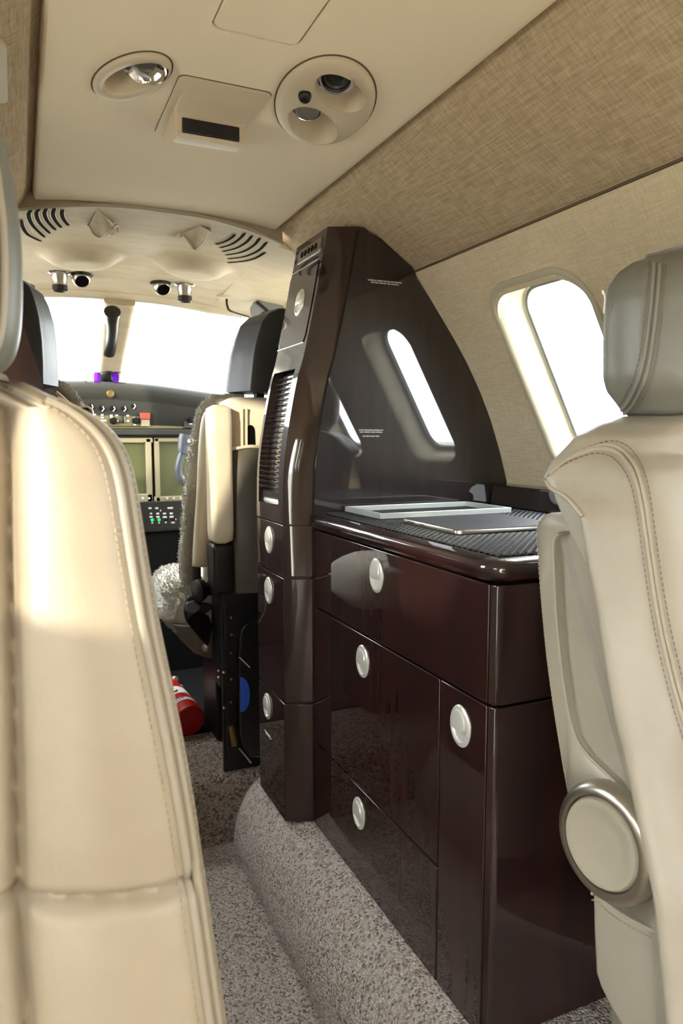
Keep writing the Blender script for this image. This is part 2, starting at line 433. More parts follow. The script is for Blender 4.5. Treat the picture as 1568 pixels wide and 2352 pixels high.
cs = [up_cut(lipc, -.05, .2), up_cut(LAMP_IN), up_cut(RB1), up_cut(RB2), up_cut(ho, -.02, .012)]
cut(ceil_o, cs)
struct(ceil_o, 'smooth cream ceiling panel running along the cabin')
hi = [hc+Vector((a*.965, b_*.985, 0)) for a, b_ in HH]
build('hatch_gap_shade', MB().prism([p+Vector((0, 0, .0085)) for p in ho], (0, 0, .003)), 'dark_trim', ceil_o)  # dark sheet above the hatch paints the shade in its gap
hp = MB().prism([p+Vector((0, 0, .0006)) for p in hi], (0, 0, .009)); build('access_hatch', hp, 'headliner', ceil_o, bevel=.0015)
# --- aft wall
ba = MB().box(-.8, .8, YB-.09, YB-.04, -.03, 1.52); struct(build('wall_back', ba, 'wall_fabric', smooth=False), 'beige aft cabin wall behind the camera')
# --- outer skin top so no sky leaks in
ro = MB().box(-.56, .56, YB-.09, 1.60, CEIL+.072, CEIL+.09); struct(build('trim_6', ro, 'dark_trim', smooth=False), 'dark fuselage skin above the ceiling')
# --- cockpit overhead
def over_z(x, y):
    t = (y-1.46)/.70
    z = CEIL-.002-.008*t-.042*max(0, t-.55)**1.5*2.2-.35*max(0, abs(x)-.02)**2.2
    for cx, cy in ((-.105, 1.86), (.155, 1.84)):            # domes that carry the air outlets
        dx, dy = (x-cx)/.085, (y-cy)/.075
        r2 = dx*dx+dy*dy
        z -= .030*math.exp(-r2**3*1.1)
    return z
def lip_y(x): return 1.47+1.05*max(0, abs(x-.02)-.02)**2.0
NXo, NYo = 90, 70
vs_, fs = [], []
for j in range(NYo+1):
    for i in range(NXo+1):
        x = -.29+.575*i/NXo; y0 = lip_y(x); y = y0+(2.17-y0)*j/NYo
        vs_.append((x, y, over_z(x, y)))
for j in range(NYo):
    for i in range(NXo):
        a = j*(NXo+1)+i; fs.append((a, a+1, a+NXo+2, a+NXo+1))
b0 = len(vs_)
vs_ += [(x, y, 1.56) for x, y, z in vs_[:NXo+1]]
for i in range(NXo): fs.append((i, b0+i, b0+i+1, i+1))
ov = build('ceiling', MB().add(vs_, fs), 'overhead', ang=60); struct(ov, 'moulded cream cockpit overhead panel with slots and air outlets')
ov.data.materials[0] = MAT['overhead']
lp = MB(); lp.tube([(x, lip_y(x)-.001, over_z(x, lip_y(x))-.0005) for x in [-.29+.575*i/60 for i in range(61)]], .0042, 8)
build('edge_lip', lp, 'reveal', ov)
# side panels of the cockpit roof, posts and side walls
for sgn, nm in ((1, 'wall_cockpit_right'), (-1, 'wall_cockpit_left')):
    mb = MB()
    x0 = .284 if sgn > 0 else .289
    rows = []
    for y in (1.565, 1.7, 1.9, 2.17):
        z0 = over_z(sgn*x0, y)+.001
        rows.append([Vector((sgn*x, y, z)) for x, z in ((x0, z0), (x0+.05, z0-.010), (x0+.11, z0-.014), (x0+.17, z0-.022), (x0+.21, z0-.07), (x0+.25, z0-.07), (x0+.25, 1.56), (x0, 1.56))])
    mb.loft(rows)
    mb.box(*sorted((sgn*.46, sgn*.68)), 1.50, 1.60, .166, 1.36)
    mb.box(*sorted((sgn*.50, sgn*.62)), 2.13, 2.20, .9, 1.36)
    mb.box(*sorted((sgn*.56, sgn*.64)), 1.50, 2.8, .1, 1.02)
    struct(build(nm, mb, 'overhead', ang=40), 'cream cockpit side panel on the '+('right' if sgn > 0 else 'left'))
# windshield: header, centre post, glass
def ws(t, x):           # windshield sheet: t 0 top .. 1 base
    return Vector((x, 2.17+.62*t-.25*abs(x)**2, over_z(0, 2.17)-.012-.36*t))
hd = MB(); R0 = []
for i in range(41):
    x = -.56+1.12*i/40; zt = over_z(max(-.29, min(.28, x)), 2.17)-.0; dz = -.06*max(0, abs(x)-.28)
    R0.append([Vector((x, 2.15, zt+dz+.05)), Vector((x, 2.15, zt+dz)), Vector((x, 2.165, zt+dz-.012)), Vector((x, 2.19, zt+dz-.014)), Vector((x, 2.215, zt+dz-.006)), Vector((x, 2.22, zt+dz+.05))])
hd.loft(R0); struct(build('trim_7', hd, 'overhead'), 'cream header above the windshield')
post = MB(); rings = []
for k in range(13):
    t = k/12; c = ws(t, .018); wd = lerp(.043, .030, min(1, t*1.3)); dp = .03
    rr = rrect(wd, dp, .015, 4); rings.append([c+Vector((a, b_*.7, b_*.7)) for a, b_ in rr])
post.loft(rings); po = struct(build('trim_8', post, 'overhead'), 'cream windshield centre post')
for sgn, nm in ((-1, 'window_13'), (1, 'window_14')):
    mb = MB(); mb.loft([[ws(t, x) for x in (.018+sgn*.03, sgn*.2, sgn*.4, sgn*.58)] for t in (0, .5, 1)], False, False, False)
    struct(build(nm, mb, 'windshield_glass', smooth=True), 'bright windshield pane on the '+('right' if sgn > 0 else 'left')+' of the centre post')
for sgn, nm in ((-1, 'window_15'), (1, 'window_16')):
    mb = MB().loft([[Vector((sgn*.6, y, z)) for y in (1.6, 2.14)] for z in (1.02, 1.24)], False, False, False)
    struct(build(nm, mb, 'windshield_glass', smooth=False), 'cockpit side window on the '+('right' if sgn > 0 else 'left'))
# --- apron outside
gr = MB().box(-300, 300, -300, 300, -1.3, -1.0); struct(build('ground', gr, 'concrete', smooth=False), 'pale concrete apron outside the windows')
# ================================================================== PARTITION AND COLUMN CABINETS
DXP = [(.82, 0), (.91, .003), (.985, .013), (1.08, .032), (1.115, .043), (1.22, .067), (1.36, .094)]
def dxz(z): return interp(DXP, z)
ZT = 1.36
def col_ring(z, sgn=1, inset=0, y1=1.45, xr=.36):
    d = dxz(z); i = inset
    xr = min(xr, wallx(z)-.012); pts = [(.193+d+i, y1-i), (.193+d+i, 1.285+i*.4), (.243+d+i*.4, 1.262+i), (xr, 1.262+i), (xr, y1-i)]
    return [Vector((sgn*x, y, z)) for x, y in pts]
def zs_(z0, z1, n): return [lerp(z0, z1, k/n) for k in range(n+1)]
# partition panel (its rear face is the plane y = YP)
OUT = [(755, 517), (812, 531), (866, 543), (876, 549), (912, 583), (945, 613), (952, 622), (957, 640), (985, 682), (1020, 736), (1070, 830), (1102, 900), (1125, 960), (1148, 1040), (1165, 1115)]
pp = [at(u, v, 'y', YP) for u, v in OUT]
pp[0].x = .262+.02
pp = [Vector((max(p.x, .27), YP, p.z)) for p in pp]
pp = [Vector((p.x, p.y, p.z)) for p in pp]
low = [Vector((.70, YP, .80)), Vector((.70, YP, .21)), Vector((.243, YP, .21)), Vector((.243, YP, .82))]
lefts = [Vector((.243+dxz(z), YP, z)) for z in (.91, .985, 1.04, 1.08, 1.115, 1.16, 1.22, 1.28, 1.33)]+[Vector((.336, YP, 1.3515))]
outline = pp[2:]+low+lefts
mb = MB().prism(outline, (0, .03, 0))
part_o = struct(build('wall_front', mb, 'panel_black', smooth=False), 'black high gloss partition panel with arched outer edge behind the worktop')
ex, ez = (1, 0, 0), (0, 0, 1)
for body, size, (u, v) in (('CLOSE ALL CABINET DOORS AND DRAWERS\nFOR TAXI, TAKEOFF, AND LANDING.', .0036, (884, 649)),
                           ('FASTEN SHOULDER HARNESS FOR\nTAXI, TAKEOFF, AND LANDING.\n\nLIFE VEST IN SEAT BASE.', .0034, (852, 995))):
    p = at(u, v, 'y', YP-.0003)
    text_mesh('placard_text', body, size, p, ex, ez, 'white_print', part_o, depth=.0002)
# left closet (mirror of the column)
cl = thing('closet', (-.36, 1.35, .207), 'dark mahogany closet behind the headrest of the cream seat', 'closet')
mb = MB(); mb.loft([col_ring(z, -1, 0, 1.5, .60) for z in zs_(.207, .8, 2)+zs_(.82, 1.30, 24)]); build('body', mb, 'wood_gloss', cl, ang=30)
mb = MB(); mb.loft([[Vector((-(x+dxz(z)), y, z)) for x, y in ((.30, 1.255), (.30, 1.263), (.303, 1.263), (.303, 1.255))] for z in zs_(.3, 1.28, 30)]); build('door_gap', mb, 'slot_dark', cl)
# column cabinet
cc = thing('column_cabinet', (.22, 1.36, .207), 'narrow dark gloss column cabinet with roll shutter and oval latches', 'cabinet')
mb = MB(); mb.loft([col_ring(z, 1, .006) for z in zs_(.207, .81, 3)+zs_(.82, 1.05, 6)[:2]]); build('body', mb, 'dark_trim', cc, ang=30)
mb = MB(); mb.loft([col_ring(z) for z in zs_(.8025, ZT, 60)])
up = build('upper_body', mb, 'wood_gloss', cc, ang=30)
TY0, TY1, TZ0, TZ1 = 1.312, 1.437, .834, 1.098
rec = MB(); zz = zs_(TZ0, TZ1, 24)
rec.loft([[Vector((.193+dxz(z)+dx_, y, z)) for dx_, y in ((-.05, TY0), (.024, TY0), (.024, TY1), (-.05, TY1))] for z in zz])
rec.v = [p-ORG['column_cabinet'] for p in rec.v]
co = cutter(rec); co.location = ORG['column_cabinet']
bpy.context.view_layer.update(); cut(up, [co])
# handle: oval satin plate with a press button
def ell_pts(a, b_, n=28, y0=0, z0=0): return [(y0+a*math.cos(2*math.pi*k/n), z0+b_*math.sin(2*math.pi*k/n)) for k in range(n)]
def handle_meshes():
    pl = MB(); rings = []
    for s, h in ((1, 0), (1, .0010), (.96, .0022), (.86, .0034), (.76, .0034), (.75, .0010), (.4, .0008)):
        rings.append([Vector((-h, y, z)) for y, z in ell_pts(.0225*s, .0275*s)])
    pl.loft(rings)
    bt = MB(); rings = []
    def drop(s, h, n=28):
        o = []
        for y, z in ell_pts(.0152*s, .0168*s, n):
            z = max(z, -.0105*s); o.append(Vector((-h, y, z+.0052)))
        return o
    for s, h in ((1, .0005), (1, .0038), (.95, .0052), (.75, .0062), (.4, .0066)): rings.append(drop(s, h))
    bt.loft(rings)
    out = []
    for n_, m_, mt in (('latch_plate', pl, 'satin_metal'), ('latch_button', bt, 'satin_metal')):
        me = bpy.data.meshes.new(n_); me.from_pydata(m_.v, [], m_.f); me.update()
        bm = bmesh.new(); bm.from_mesh(me); bmesh.ops.recalc_face_normals(bm, faces=bm.faces); bm.to_mesh(me); bm.free()
        shade(me, 35); me.materials.append(MAT[mt]); out.append(me)
    return out
HM = handle_meshes()
def add_handle(parent, p, tilt=0):
    for me in HM:
        o = bpy.data.objects.new(me.name, me); COL.objects.link(o); o.parent = parent
        o.location = Vector(p)-ORG[parent.name]; o.rotation_euler = (0, tilt, 0)
# stacked doors of the column
for z0, z1, hz in ((.207, .448, .415), (.452, .697, .652), (.7005, .800, .760)):
    mb = MB().loft([col_ring(z) for z in (z0, z1)])
    d = build('door', mb, 'wood_gloss', cc, bevel=.0015)
    hp_ = {.415: (614, 1622), .652: (617, 1356), .760: (618, 1240)}[hz]
    p = at(hp_[0], hp_[1], 'x', .1925); add_handle(d, p)
    if z0 < .3:
        for k in range(2):
            q = at(614+2*k, 1684+6*k, 'x', .1926); mb = MB().box(q.x-.0003, q.x, q.y-.020, q.y+.018, q.z-.0012, q.z+.0012); build('placard_text', mb, 'white_print', d)
# upper door: flush panel outlined by a recessed gap, proud by a hair
def face_patch(y0, y1, z0, z1, th, n=14, r=.006):
    mb = MB(); rings = []
    for z in zs_(z0, z1, n):
        e = 0
        if z-z0 < r: e = r-math.sqrt(max(0, r*r-(r-(z-z0))**2))
        if z1-z < r: e = r-math.sqrt(max(0, r*r-(r-(z1-z))**2))
        x = .193+dxz(z); rings.append([Vector((x-th, y0+e, z)), Vector((x-th, y1-e, z)), Vector((x+.002, y1-e, z)), Vector((x+.002, y0+e, z))])
    return mb.loft(rings)
d = build('door_gap', face_patch(1.297, 1.452, 1.146, 1.304, .0004), 'slot_dark', cc, ang=30)
d = build('door', face_patch(1.299, 1.451, 1.148, 1.302, .0016), 'wood_gloss', cc, ang=30)
p = Vector((.193+dxz(1.232)-.0016, 1.365, 1.232)); add_handle(d, p, math.atan(.20))
for zb, yy in ((1.1465, 0), (1.3035, 0)):
    mb = MB().tube([(.193+dxz(zb)-.0012, 1.300, zb), (.193+dxz(zb)-.0012, 1.450, zb)], .0010, 6); build('door_edge_strip', mb, 'satin_metal', cc)
# vent plate with five holes
vz0, vz1 = 1.318, 1.346
mb = face_patch(1.302, 1.422, vz0, vz1, .003, 6, .002); vp = build('vent_plate', mb, 'satin_nickel', cc, bevel=.0006)
for k in range(5):
    y = 1.325+k*.0185; z = 1.333; x = .193+dxz(z)-.0032
    build('vent_hole', MB().lathe((x, y, z), (-1, 0, .18), [(.0062, 0), (.0062, .0006), (.0045, .0007)], 20), 'slot_dark', vp)
# roll shutter: glossy slats inside the recess, metal pull at the foot
sh = build('shutter_back', MB().loft([[Vector((.193+dxz(z)+.0235, y, z)) for y in (TY0+.001, TY1-.001)]+[Vector((.193+dxz(z)+.0260, y, z)) for y in (TY1-.001, TY0+.001)] for z in zs_(TZ0, TZ1, 20)]), 'slot_dark', cc)
NS = 24
for k in range(NS):
    z0 = TZ0+.002+(TZ1-TZ0-.004)*k/NS; z1 = TZ0+.002+(TZ1-TZ0-.004)*(k+1)/NS-.0004
    zm = (z0+z1)/2; rg = []
    for y in (TY0+.001, TY1-.001):
        rg.append([Vector((.193+dxz(z)+.0235-h, y, z)) for z, h in ((z0, 0), (z0, .0060), (lerp(z0, z1, .05), .0064), (lerp(z0, z1, .95), .0064), (z1, .0060), (z1, 0))])
    build('slat', MB().loft(rg), 'wood_gloss', sh, ang=50)
mb = MB(); rg = []
for k in range(13):
    a = k/12; y = lerp(TY0+.004, TY1-.004, a); b_ = .012*math.sin(math.pi*a)
    rg.append([Vector((.2155, y, z)) for z in (.8355, .845)]+[Vector((.205-b_, y, .845)), Vector((.203-b_, y, .841)), Vector((.203-b_, y, .838)), Vector((.205-b_, y, .8355))])
build('shutter_pull', mb.loft(rg), 'satin_metal', cc)
mb = MB()
for z in (.5, .75): mb.lathe((.30, 1.27, z), (0, -1, 0), [(.003, 0), (.003, .001)], 10)

# ================================================================== GALLEY CABINET
XF = .243; CY0 = .69; CY1 = 1.248
ga = thing('galley_cabinet', (.47, .97, .207), 'dark mahogany high gloss cabinet with white oval latches beside the aisle', 'cabinet')
build('body', MB().box(XF+.010, .600, CY0+.012, CY1, .207, .792), 'dark_trim', ga)
FR = [('drawer', CY0+.004, CY1, .6475, .793, (.988, .752)), ('drawer', .8005, CY1, .3795, .6440, (1.037, .600)),
      ('drawer', .8005, CY1, .2085, .3760, (1.05, .331)), ('door', CY0+.004, .7975, .2085, .6440, (.748, .599))]
for nm, y0, y1, z0, z1, (hy, hz) in FR:
    mb = MB(); mb.box(XF, XF+.016, y0, y1, z0, z1)
    d = build(nm, mb, 'wood_gloss', ga, bevel=.0016); add_handle(d, (XF, hy, hz))
# aft end panels, rounded at the aisle corner
for z0, z1 in ((.2085, .6440), (.6475, .793)):
    rg = []
    for z in (z0, z1):
        rg.append([Vector((x, y, z)) for x, y in ((XF+.001, CY0+.0025), (XF+.004, CY0-.006), (XF+.012, CY0-.010), (.605, CY0-.010), (.605, CY0+.011), (XF+.0165, CY0+.011), (XF+.0165, CY0+.0025))])
    build('end_panel', MB().loft(rg), 'wood_gloss', ga, bevel=.0012)
# upstand between worktop and wall
build('backsplash', MB().loft([[Vector((x, y, z)) for x, z in ((.660, .826), (.640, .826), (.645, .868), (.665, .872), (.676, .868), (.684, .826))] for y in (CY0-.05, CY1)]), 'panel_black', ga, bevel=.002)
build('gilt_line', MB().box(.6405, .6425, .98, 1.09, .8655, .8672), 'gold_line', ga)
# worktop: bull-nosed slab swept along the aisle and round the corner
wt = MB()
nose = [(.016, -.0005), (.004, .0), (-.004, .004), (-.008, .011), (-.0085, .018), (-.006, .024), (0.002, .0275), (.014, .0285)]
def wring(a):      # a: 0..1 along the path; returns origin and outward normal (2-D)
    R = .028; cx, cy = XF+R, CY0+R-.008
    if a <= 0: return None
wt_r = []
path = []
R = .030; cx, cy = XF+R, CY0-.006+R
for y in (CY1, 1.1, .95, .85, cy): path.append((Vector((XF, y)), Vector((-1, 0))))
for k in range(1, 9):
    q = math.radians(90*k/8); path.append((Vector((cx-R*math.cos(q), cy-R*math.sin(q))), Vector((-math.cos(q), -math.sin(q)))))
for x in (.35, .5, .675): path.append((Vector((x, cy-R)), Vector((0, -1))))
rows = []
for p, n_ in path:
    rows.append([Vector((p.x-n_.x*d, p.y-n_.y*d, .7945+z)) for d, z in nose])
wt.loft(rows, False, False, False)
topi = [r[-1] for r in rows]; boti = [r[0] for r in rows]
wt.add(topi+[Vector((.675, CY1, topi[0].z))], [tuple(range(len(topi)+1))])
wt.add(boti+[Vector((.675, CY1, boti[0].z))], [tuple(range(len(boti)+1))])
wo = build('worktop', wt, 'wood_gloss', ang=45); tag(wo, 'dark gloss worktop with bullnose edge on the galley cabinet', 'worktop')
WZ = .7945+.0285
# non-slip mesh mat: woven strands
mm = MB(); x0, x1, y0, y1 = .266, .634, .703, 1.243; sp = .0062
nx = int((x1-x0)/sp); ny = int((y1-y0)/sp)
def strand(P, r):
    return P
for i in range(nx+1):
    x = x0+i*sp; rg = []
    for j in range(ny*2+1):
        y = y0+j*sp/2; z = WZ+.0019+.0006*math.cos(math.pi*(j/2+i)); h = .0018 if j % 2 == 0 else .0013
        rg.append([Vector((x-h, y, z-.0008)), Vector((x-h*.4, y, z+.0010)), Vector((x+h*.4, y, z+.0010)), Vector((x+h, y, z-.0008))])
    mm.loft(rg)
for j in range(ny+1):
    y = y0+j*sp; rg = []
    for i in range(nx*2+1):
        x = x0+i*sp/2; z = WZ+.0019-.0006*math.cos(math.pi*(i/2+j)); h = .0018 if i % 2 == 0 else .0013
        rg.append([Vector((x, y-h, z-.0008)), Vector((x, y-h*.4, z+.0010)), Vector((x, y+h*.4, z+.0010)), Vector((x, y+h, z-.0008))])
    mm.loft(rg)
mo = build('nonslip_mat', mm, 'mat_rubber', ang=80); tag(mo, 'black woven mesh nonslip mat covering the worktop', 'mat')
MZ = WZ+.0036
# aluminium frame lying on the mat
fr_ = thing('aluminium_frame', (.44, 1.166, MZ), 'flat empty rectangular aluminium frame lying on the black mat', 'frame')
fx0, fx1, fy0, fy1, fh, ft = .302, .577, 1.092, 1.240, .0098, .0075
def frame_bar(a, b_, inn_a, inn_b):
    lo = [a, b_, inn_b, inn_a]; mb = MB()
    ring = lambda z, q: [Vector((p[0], p[1], z)) for p in q]
    mb.loft([ring(MZ, lo), ring(MZ+fh, lo)]); return mb
A, B, Cq, Dq = (fx0, fy0), (fx1, fy0), (fx1, fy1), (fx0, fy1); g = ft
a, b_, c_, d_ = (fx0+g, fy0+g), (fx1-g, fy0+g), (fx1-g, fy1-g), (fx0+g, fy1-g)
for q in ((A, B, a, b_), (B, Cq, b_, c_), (Cq, Dq, c_, d_), (Dq, A, d_, a)): build('frame_bar', frame_bar(*q), 'aluminium', fr_, bevel=.0007)
# tablet
tp = [at(u, v, 'z', MZ) for u, v in ((1050, 1229), (921, 1199))]
e1 = (tp[1]-tp[0]); L1 = e1.length; e1.normalize(); e2 = Vector((e1.y, -e1.x, 0)); L2 = .190; 
tc_ = tp[0]+e1*L1/2+e2*L2/2
tb = thing('tablet', (tc_.x, tc_.y, MZ), 'slim dark tablet with metal rim lying on the black mat', 'tablet')
def trr(g, z): return [tc_+e1*a+e2*b2+Vector((0, 0, z)) for a, b2 in rrect(L1/2-g, L2/2-g, .012, 6)]
bd = build('body', MB().loft([trr(.001, 0), trr(0, .001), trr(0, .0055), trr(.0008, .0066)]), 'satin_nickel', tb)
build('screen', MB().loft([trr(.0016, .0064), trr(.0016, .0072), trr(.0022, .0075)]), 'tablet_top', tb)
bt_ = tp[0]+e1*L1*.8-e2*.0003+Vector((0, 0, .0035)); build('port', MB().tube([bt_-e1*.010, bt_+e1*.012], .0012, 8), 'black_plastic', tb)
for k in range(5):
    q = tp[0]+e1*(L1*.62-k*.0028)-e2*.0002+Vector((0, 0, .0035)); build('speaker_hole', MB().lathe(q, -e2, [(.0008, 0), (.0008, .0003)], 8), 'black_plastic', tb)
# ================================================================== CEILING FITTINGS
def shift(P, dz, sc=1.0, c=None):
    c = c or sum(P, Vector())/len(P); return [c+(p-c)*sc+Vector((0, 0, dz)) for p in P]
# left reading light
LO = ellpx(303, 172, 95, 49, -17)
rl = thing('reading_light', (LO[0].x-.05, LO[0].y, CEIL), 'oval recessed reading light with chrome reflector on the left of the ceiling', 'ceiling light')
mb = MB().loft([shift(LO, .002), shift(LO, -.003, .985), shift(LO, -.0055, .94), shift(LAMP_IN, -.0055, 1.06), shift(LAMP_IN, -.002, 1.0), shift(LAMP_IN, .012, .97), shift(LAMP_IN, .030, .80), shift(LAMP_IN, .036, .5)], False, True)
build('bezel', mb, 'plastic_cream', rl, ang=70)
build('bezel_shade_ring', MB().tube(shift(LO, -.0003, 1.012), .0011, 6, True), 'seam_and_shade', rl)  # brown ring paints the shading round the bezel
lc = at(334, 164, 'z', CEIL-.010)
ax = Vector((-.25, -.35, -1)).normalized()
build('reflector', MB().lathe(lc+Vector((0, .004, .014)), ax, [(.014, -.010), (.026, -.002), (.0290, .006), (.027, .007), (.022, .001), (.008, -.002)], 32), 'chrome', rl)
build('bulb_lens', MB().lathe(lc+Vector((0, .004, .014)), ax, [(.014, -.001), (.013, .004), (.008, .007), (.002, .008)], 24), 'satin_nickel', rl)
# right twin fitting: air outlet and reading light in one oval plate
RO = ellpx(747, 227, 118, 98, -20)
tw = thing('air_and_light_fitting', (RO[12].x, RO[0].y, CEIL), 'large oval ceiling fitting holding an air outlet, knob and reading light', 'ceiling fitting')
pl = build('plate', MB().loft([shift(RO, .0005), shift(RO, -.003, .99), shift(RO, -.0065, .95), shift(RO, -.0085, .86), shift(RO, -.0095, .6)]), 'plastic_cream', tw, ang=60)
build('plate_shade_ring', MB().tube(shift(RO, -.0003, 1.008), .0012, 6, True), 'seam_and_shade', tw)  # brown ring paints the shading round the plate edge
cs = []
for q in (RB1, RB2):
    m_ = MB().loft([shift(q, -.03, 1.0), shift(q, .03, 1.0)]); m_.v = [p-ORG['air_and_light_fitting'] for p in m_.v]; c = cutter(m_); c.location = ORG['air_and_light_fitting']; cs.append(c)
bpy.context.view_layer.update(); cut(pl, cs)
for q in (RB1, RB2):
    build('bowl', MB().loft([shift(q, -.0095, 1.02), shift(q, -.0085, 1.0), shift(q, -.004, .975), shift(q, .010, .93), shift(q, .026, .72), shift(q, .030, .4)], False, True), 'plastic_cream', tw, ang=70)
c1 = at(772, 188, 'z', CEIL-.010); ax1 = Vector((-.25, -.55, -1)).normalized()
g1 = build('air_outlet_ring', MB().lathe(c1+Vector((0, 0, .010)), ax1, [(.016, -.010), (.024, -.004), (.0255, .004), (.021, .010), (.0185, .010), (.017, .004), (.016, -.004)], 36), 'chrome', tw)
build('air_outlet_core', MB().lathe(c1+Vector((0, 0, .010)), ax1, [(.017, 0), (.0165, .005), (.012, .0065), (.010, .004), (.002, .003)], 30), 'black_plastic', tw)
c2 = at(708, 256, 'z', CEIL-.010)
build('light_ring', MB().lathe(c2+Vector((0, .004, .012)), ax1, [(.014, -.008), (.021, -.004), (.0225, .004), (.020, .006), (.018, .002)], 36), 'chrome', tw)
build('light_lens', MB().lathe(c2+Vector((0, .004, .012)), ax1, [(.0165, 0), (.0165, .004), (.016, .012), (.0145, .0145), (.003, .0155)], 30), 'satin_nickel', tw)
c3 = at(700, 220, 'z', CEIL-.012)
build('knob', MB().lathe(c3, ax1, [(.0078, -.004), (.0085, .001), (.0075, .005), (.004, .007), (.001, .0073)], 22), 'black_plastic', tw)
# emergency light panel with hooded dark lens
ea, eb = at(402, 168, 'z', CEIL), at(617, 211, 'z', CEIL); ec = at(362, 309, 'z', CEIL); ed = at(548, 333, 'z', CEIL)
ex0, ex1 = (ea.x+ec.x)/2, (eb.x+ed.x)/2; ey0, ey1 = (ea.y+eb.y)/2, (ec.y+ed.y)/2
em = thing('emergency_light', ((ex0+ex1)/2, (ey0+ey1)/2, CEIL), 'square cream ceiling light panel with black slot under a hood', 'ceiling light')
EO = [Vector(((ex0+ex1)/2+a, (ey0+ey1)/2+b_, CEIL)) for a, b_ in rrect((ex1-ex0)/2, (ey1-ey0)/2, .010, 5)]
build('plate_shadow_gap', MB().prism(shift(EO, -.0004, 1.012), (0, 0, .002)), 'dark_trim', em)
build('plate', MB().loft([shift(EO, .001), shift(EO, -.0018, 1), shift(EO, -.0026, .985)]), 'plastic_cream', em)
hy = at(462, 290, 'z', CEIL-.02).y; hw = (ex1-ex0)/2-.010; hcx = (ex0+ex1)/2
rg = []
for y, zt, zb in ((hy-.050, -.002, -.0028), (hy-.03, -.002, -.004), (hy-.008, -.002, -.007), (hy, -.002, -.009)):
    pass
prof = [(hy-.060, -.002), (hy-.02, -.007), (hy-.006, -.010), (hy-.002, -.0105), (hy, -.034), (hy+.004, -.0365), (hy+.032, -.0345), (ey1-.006, -.010), (ey1-.002, -.002)]
mb = MB()
xs = [(-1, .0), (-.985, 1), (.985, 1), (1, .0)]
rings = []
for s, k in ((-1, .25), (-.97, .75), (-.92, 1), (.92, 1), (.97, .75), (1, .25)):
    rings.append([Vector((hcx+s*hw, y, CEIL+(z+.002)*k-.002)) for y, z in prof]+[Vector((hcx+s*hw, prof[-1][0], CEIL)), Vector((hcx+s*hw, prof[0][0], CEIL))])
hood = build('hood', mb.loft(rings), 'plastic_cream', em, ang=45, bevel=.0012)
build('lens', MB().box(hcx-hw*.80, hcx+hw*.80, hy-.0035, hy+.002, CEIL-.0325, CEIL-.0135), 'navy_screen', em, bevel=.0015)

# ================================================================== COCKPIT OVERHEAD DETAILS
def on_over(u, v, off=0):
    z = 1.40
    for _ in range(12):
        p = at(u, v, 'z', z); z = over_z(p.x, p.y)+off
    p = at(u, v, 'z', z)
    if p.y < lip_y(p.x)+.010: p.y = lip_y(p.x)+.010; p.z = over_z(p.x, p.y)+off
    return p
Z7 = lambda x, y: (20+x*.3954, 440+y*.3954)
SL = [((70,160),(82,205),(115,250),(190,288)), ((130,92),(115,135),(140,195),(210,265)), ((180,80),(160,125),(180,180),(240,242)),
      ((220,85),(207,125),(225,170),(272,222)), ((265,92),(256,130),(272,168),(305,208)), ((312,100),(308,130),(322,165),(348,195))]
SR = [((1315,245),(1290,268),(1250,290),(1200,305)), ((1372,238),(1340,272),(1290,305),(1225,325)), ((1415,252),(1375,295),(1315,328),(1240,347)),
      ((1460,265),(1420,312),(1350,350),(1255,367)), ((1500,290),(1450,340),(1370,375),(1270,390)), ((1490,350),(1430,385),(1360,403),(1272,412))]
for side in (SL, SR):
    for sl_ in side:
        P = spline([on_over(*Z7(*q)) for q in sl_], 6)
        n = len(P); mb = MB(); rings = []; rim = MB()
        L = []; Rr = []
        for i, p in enumerate(P):
            t = (P[min(i+1, n-1)]-P[max(i-1, 0)]).normalized(); e = t.cross(Vector((0, 0, 1))).normalized()
            wd = .0048*(1 if 0 < i < n-1 else .55)
            a = p+e*wd; c = p-e*wd; a.z = over_z(a.x, a.y); c.z = over_z(c.x, c.y); L.append(a); Rr.append(c)
            rings.append([a+Vector((0, 0, .006)), c+Vector((0, 0, .006)), c+Vector((0, 0, -.0007)), a+Vector((0, 0, -.0007))])
        s_ = build('vent_slot', mb.loft(rings), 'slot_dark', ov, ang=30)
        loop = L+Rr[::-1]
        build('slot_rim', MB().tube([p+Vector((0, 0, -.0004)) for p in loop], .0011, 6, True), 'overhead', s_)
# moulded finger scoops
for path, apex, dirx in ((((466,182),(492,205),(535,212),(572,190),(605,178),(630,196),(626,222),(600,234)), (515, 100), 1), (((1168,212),(1150,250),(1110,280),(1075,285),(1045,262),(1010,240),(975,252),(957,272)), (1110, 195), -1)):
    S = spline([on_over(*Z7(*q)) for q in path], 5)
    n = len(S); lip = [p+Vector((0, 0, -.018*math.sin(math.pi*min(1, (i+2)/(n*.75))) if i < n*.75 else -.006)) for i, p in enumerate(S)]
    ap = on_over(*Z7(*apex))
    rows = []
    for k in range(8):
        t = k/7; rw = []
        for i, p in enumerate(lip):
            q = ap.lerp(p, t); q.z = over_z(q.x, q.y)+(lip[i].z-S[i].z)*t**2-.0012*(t > 0); rw.append(q)
        rows.append(rw)
    rows.append([p.lerp(q, .5)+Vector((0, -.006, .004)) for p, q in zip(S, lip)])
    sc = build('finger_scoop', MB().loft(rows, False, False, False), 'overhead', ov, ang=70)
    build('scoop_lip', MB().tube(lip, .0034, 8), 'overhead', sc)
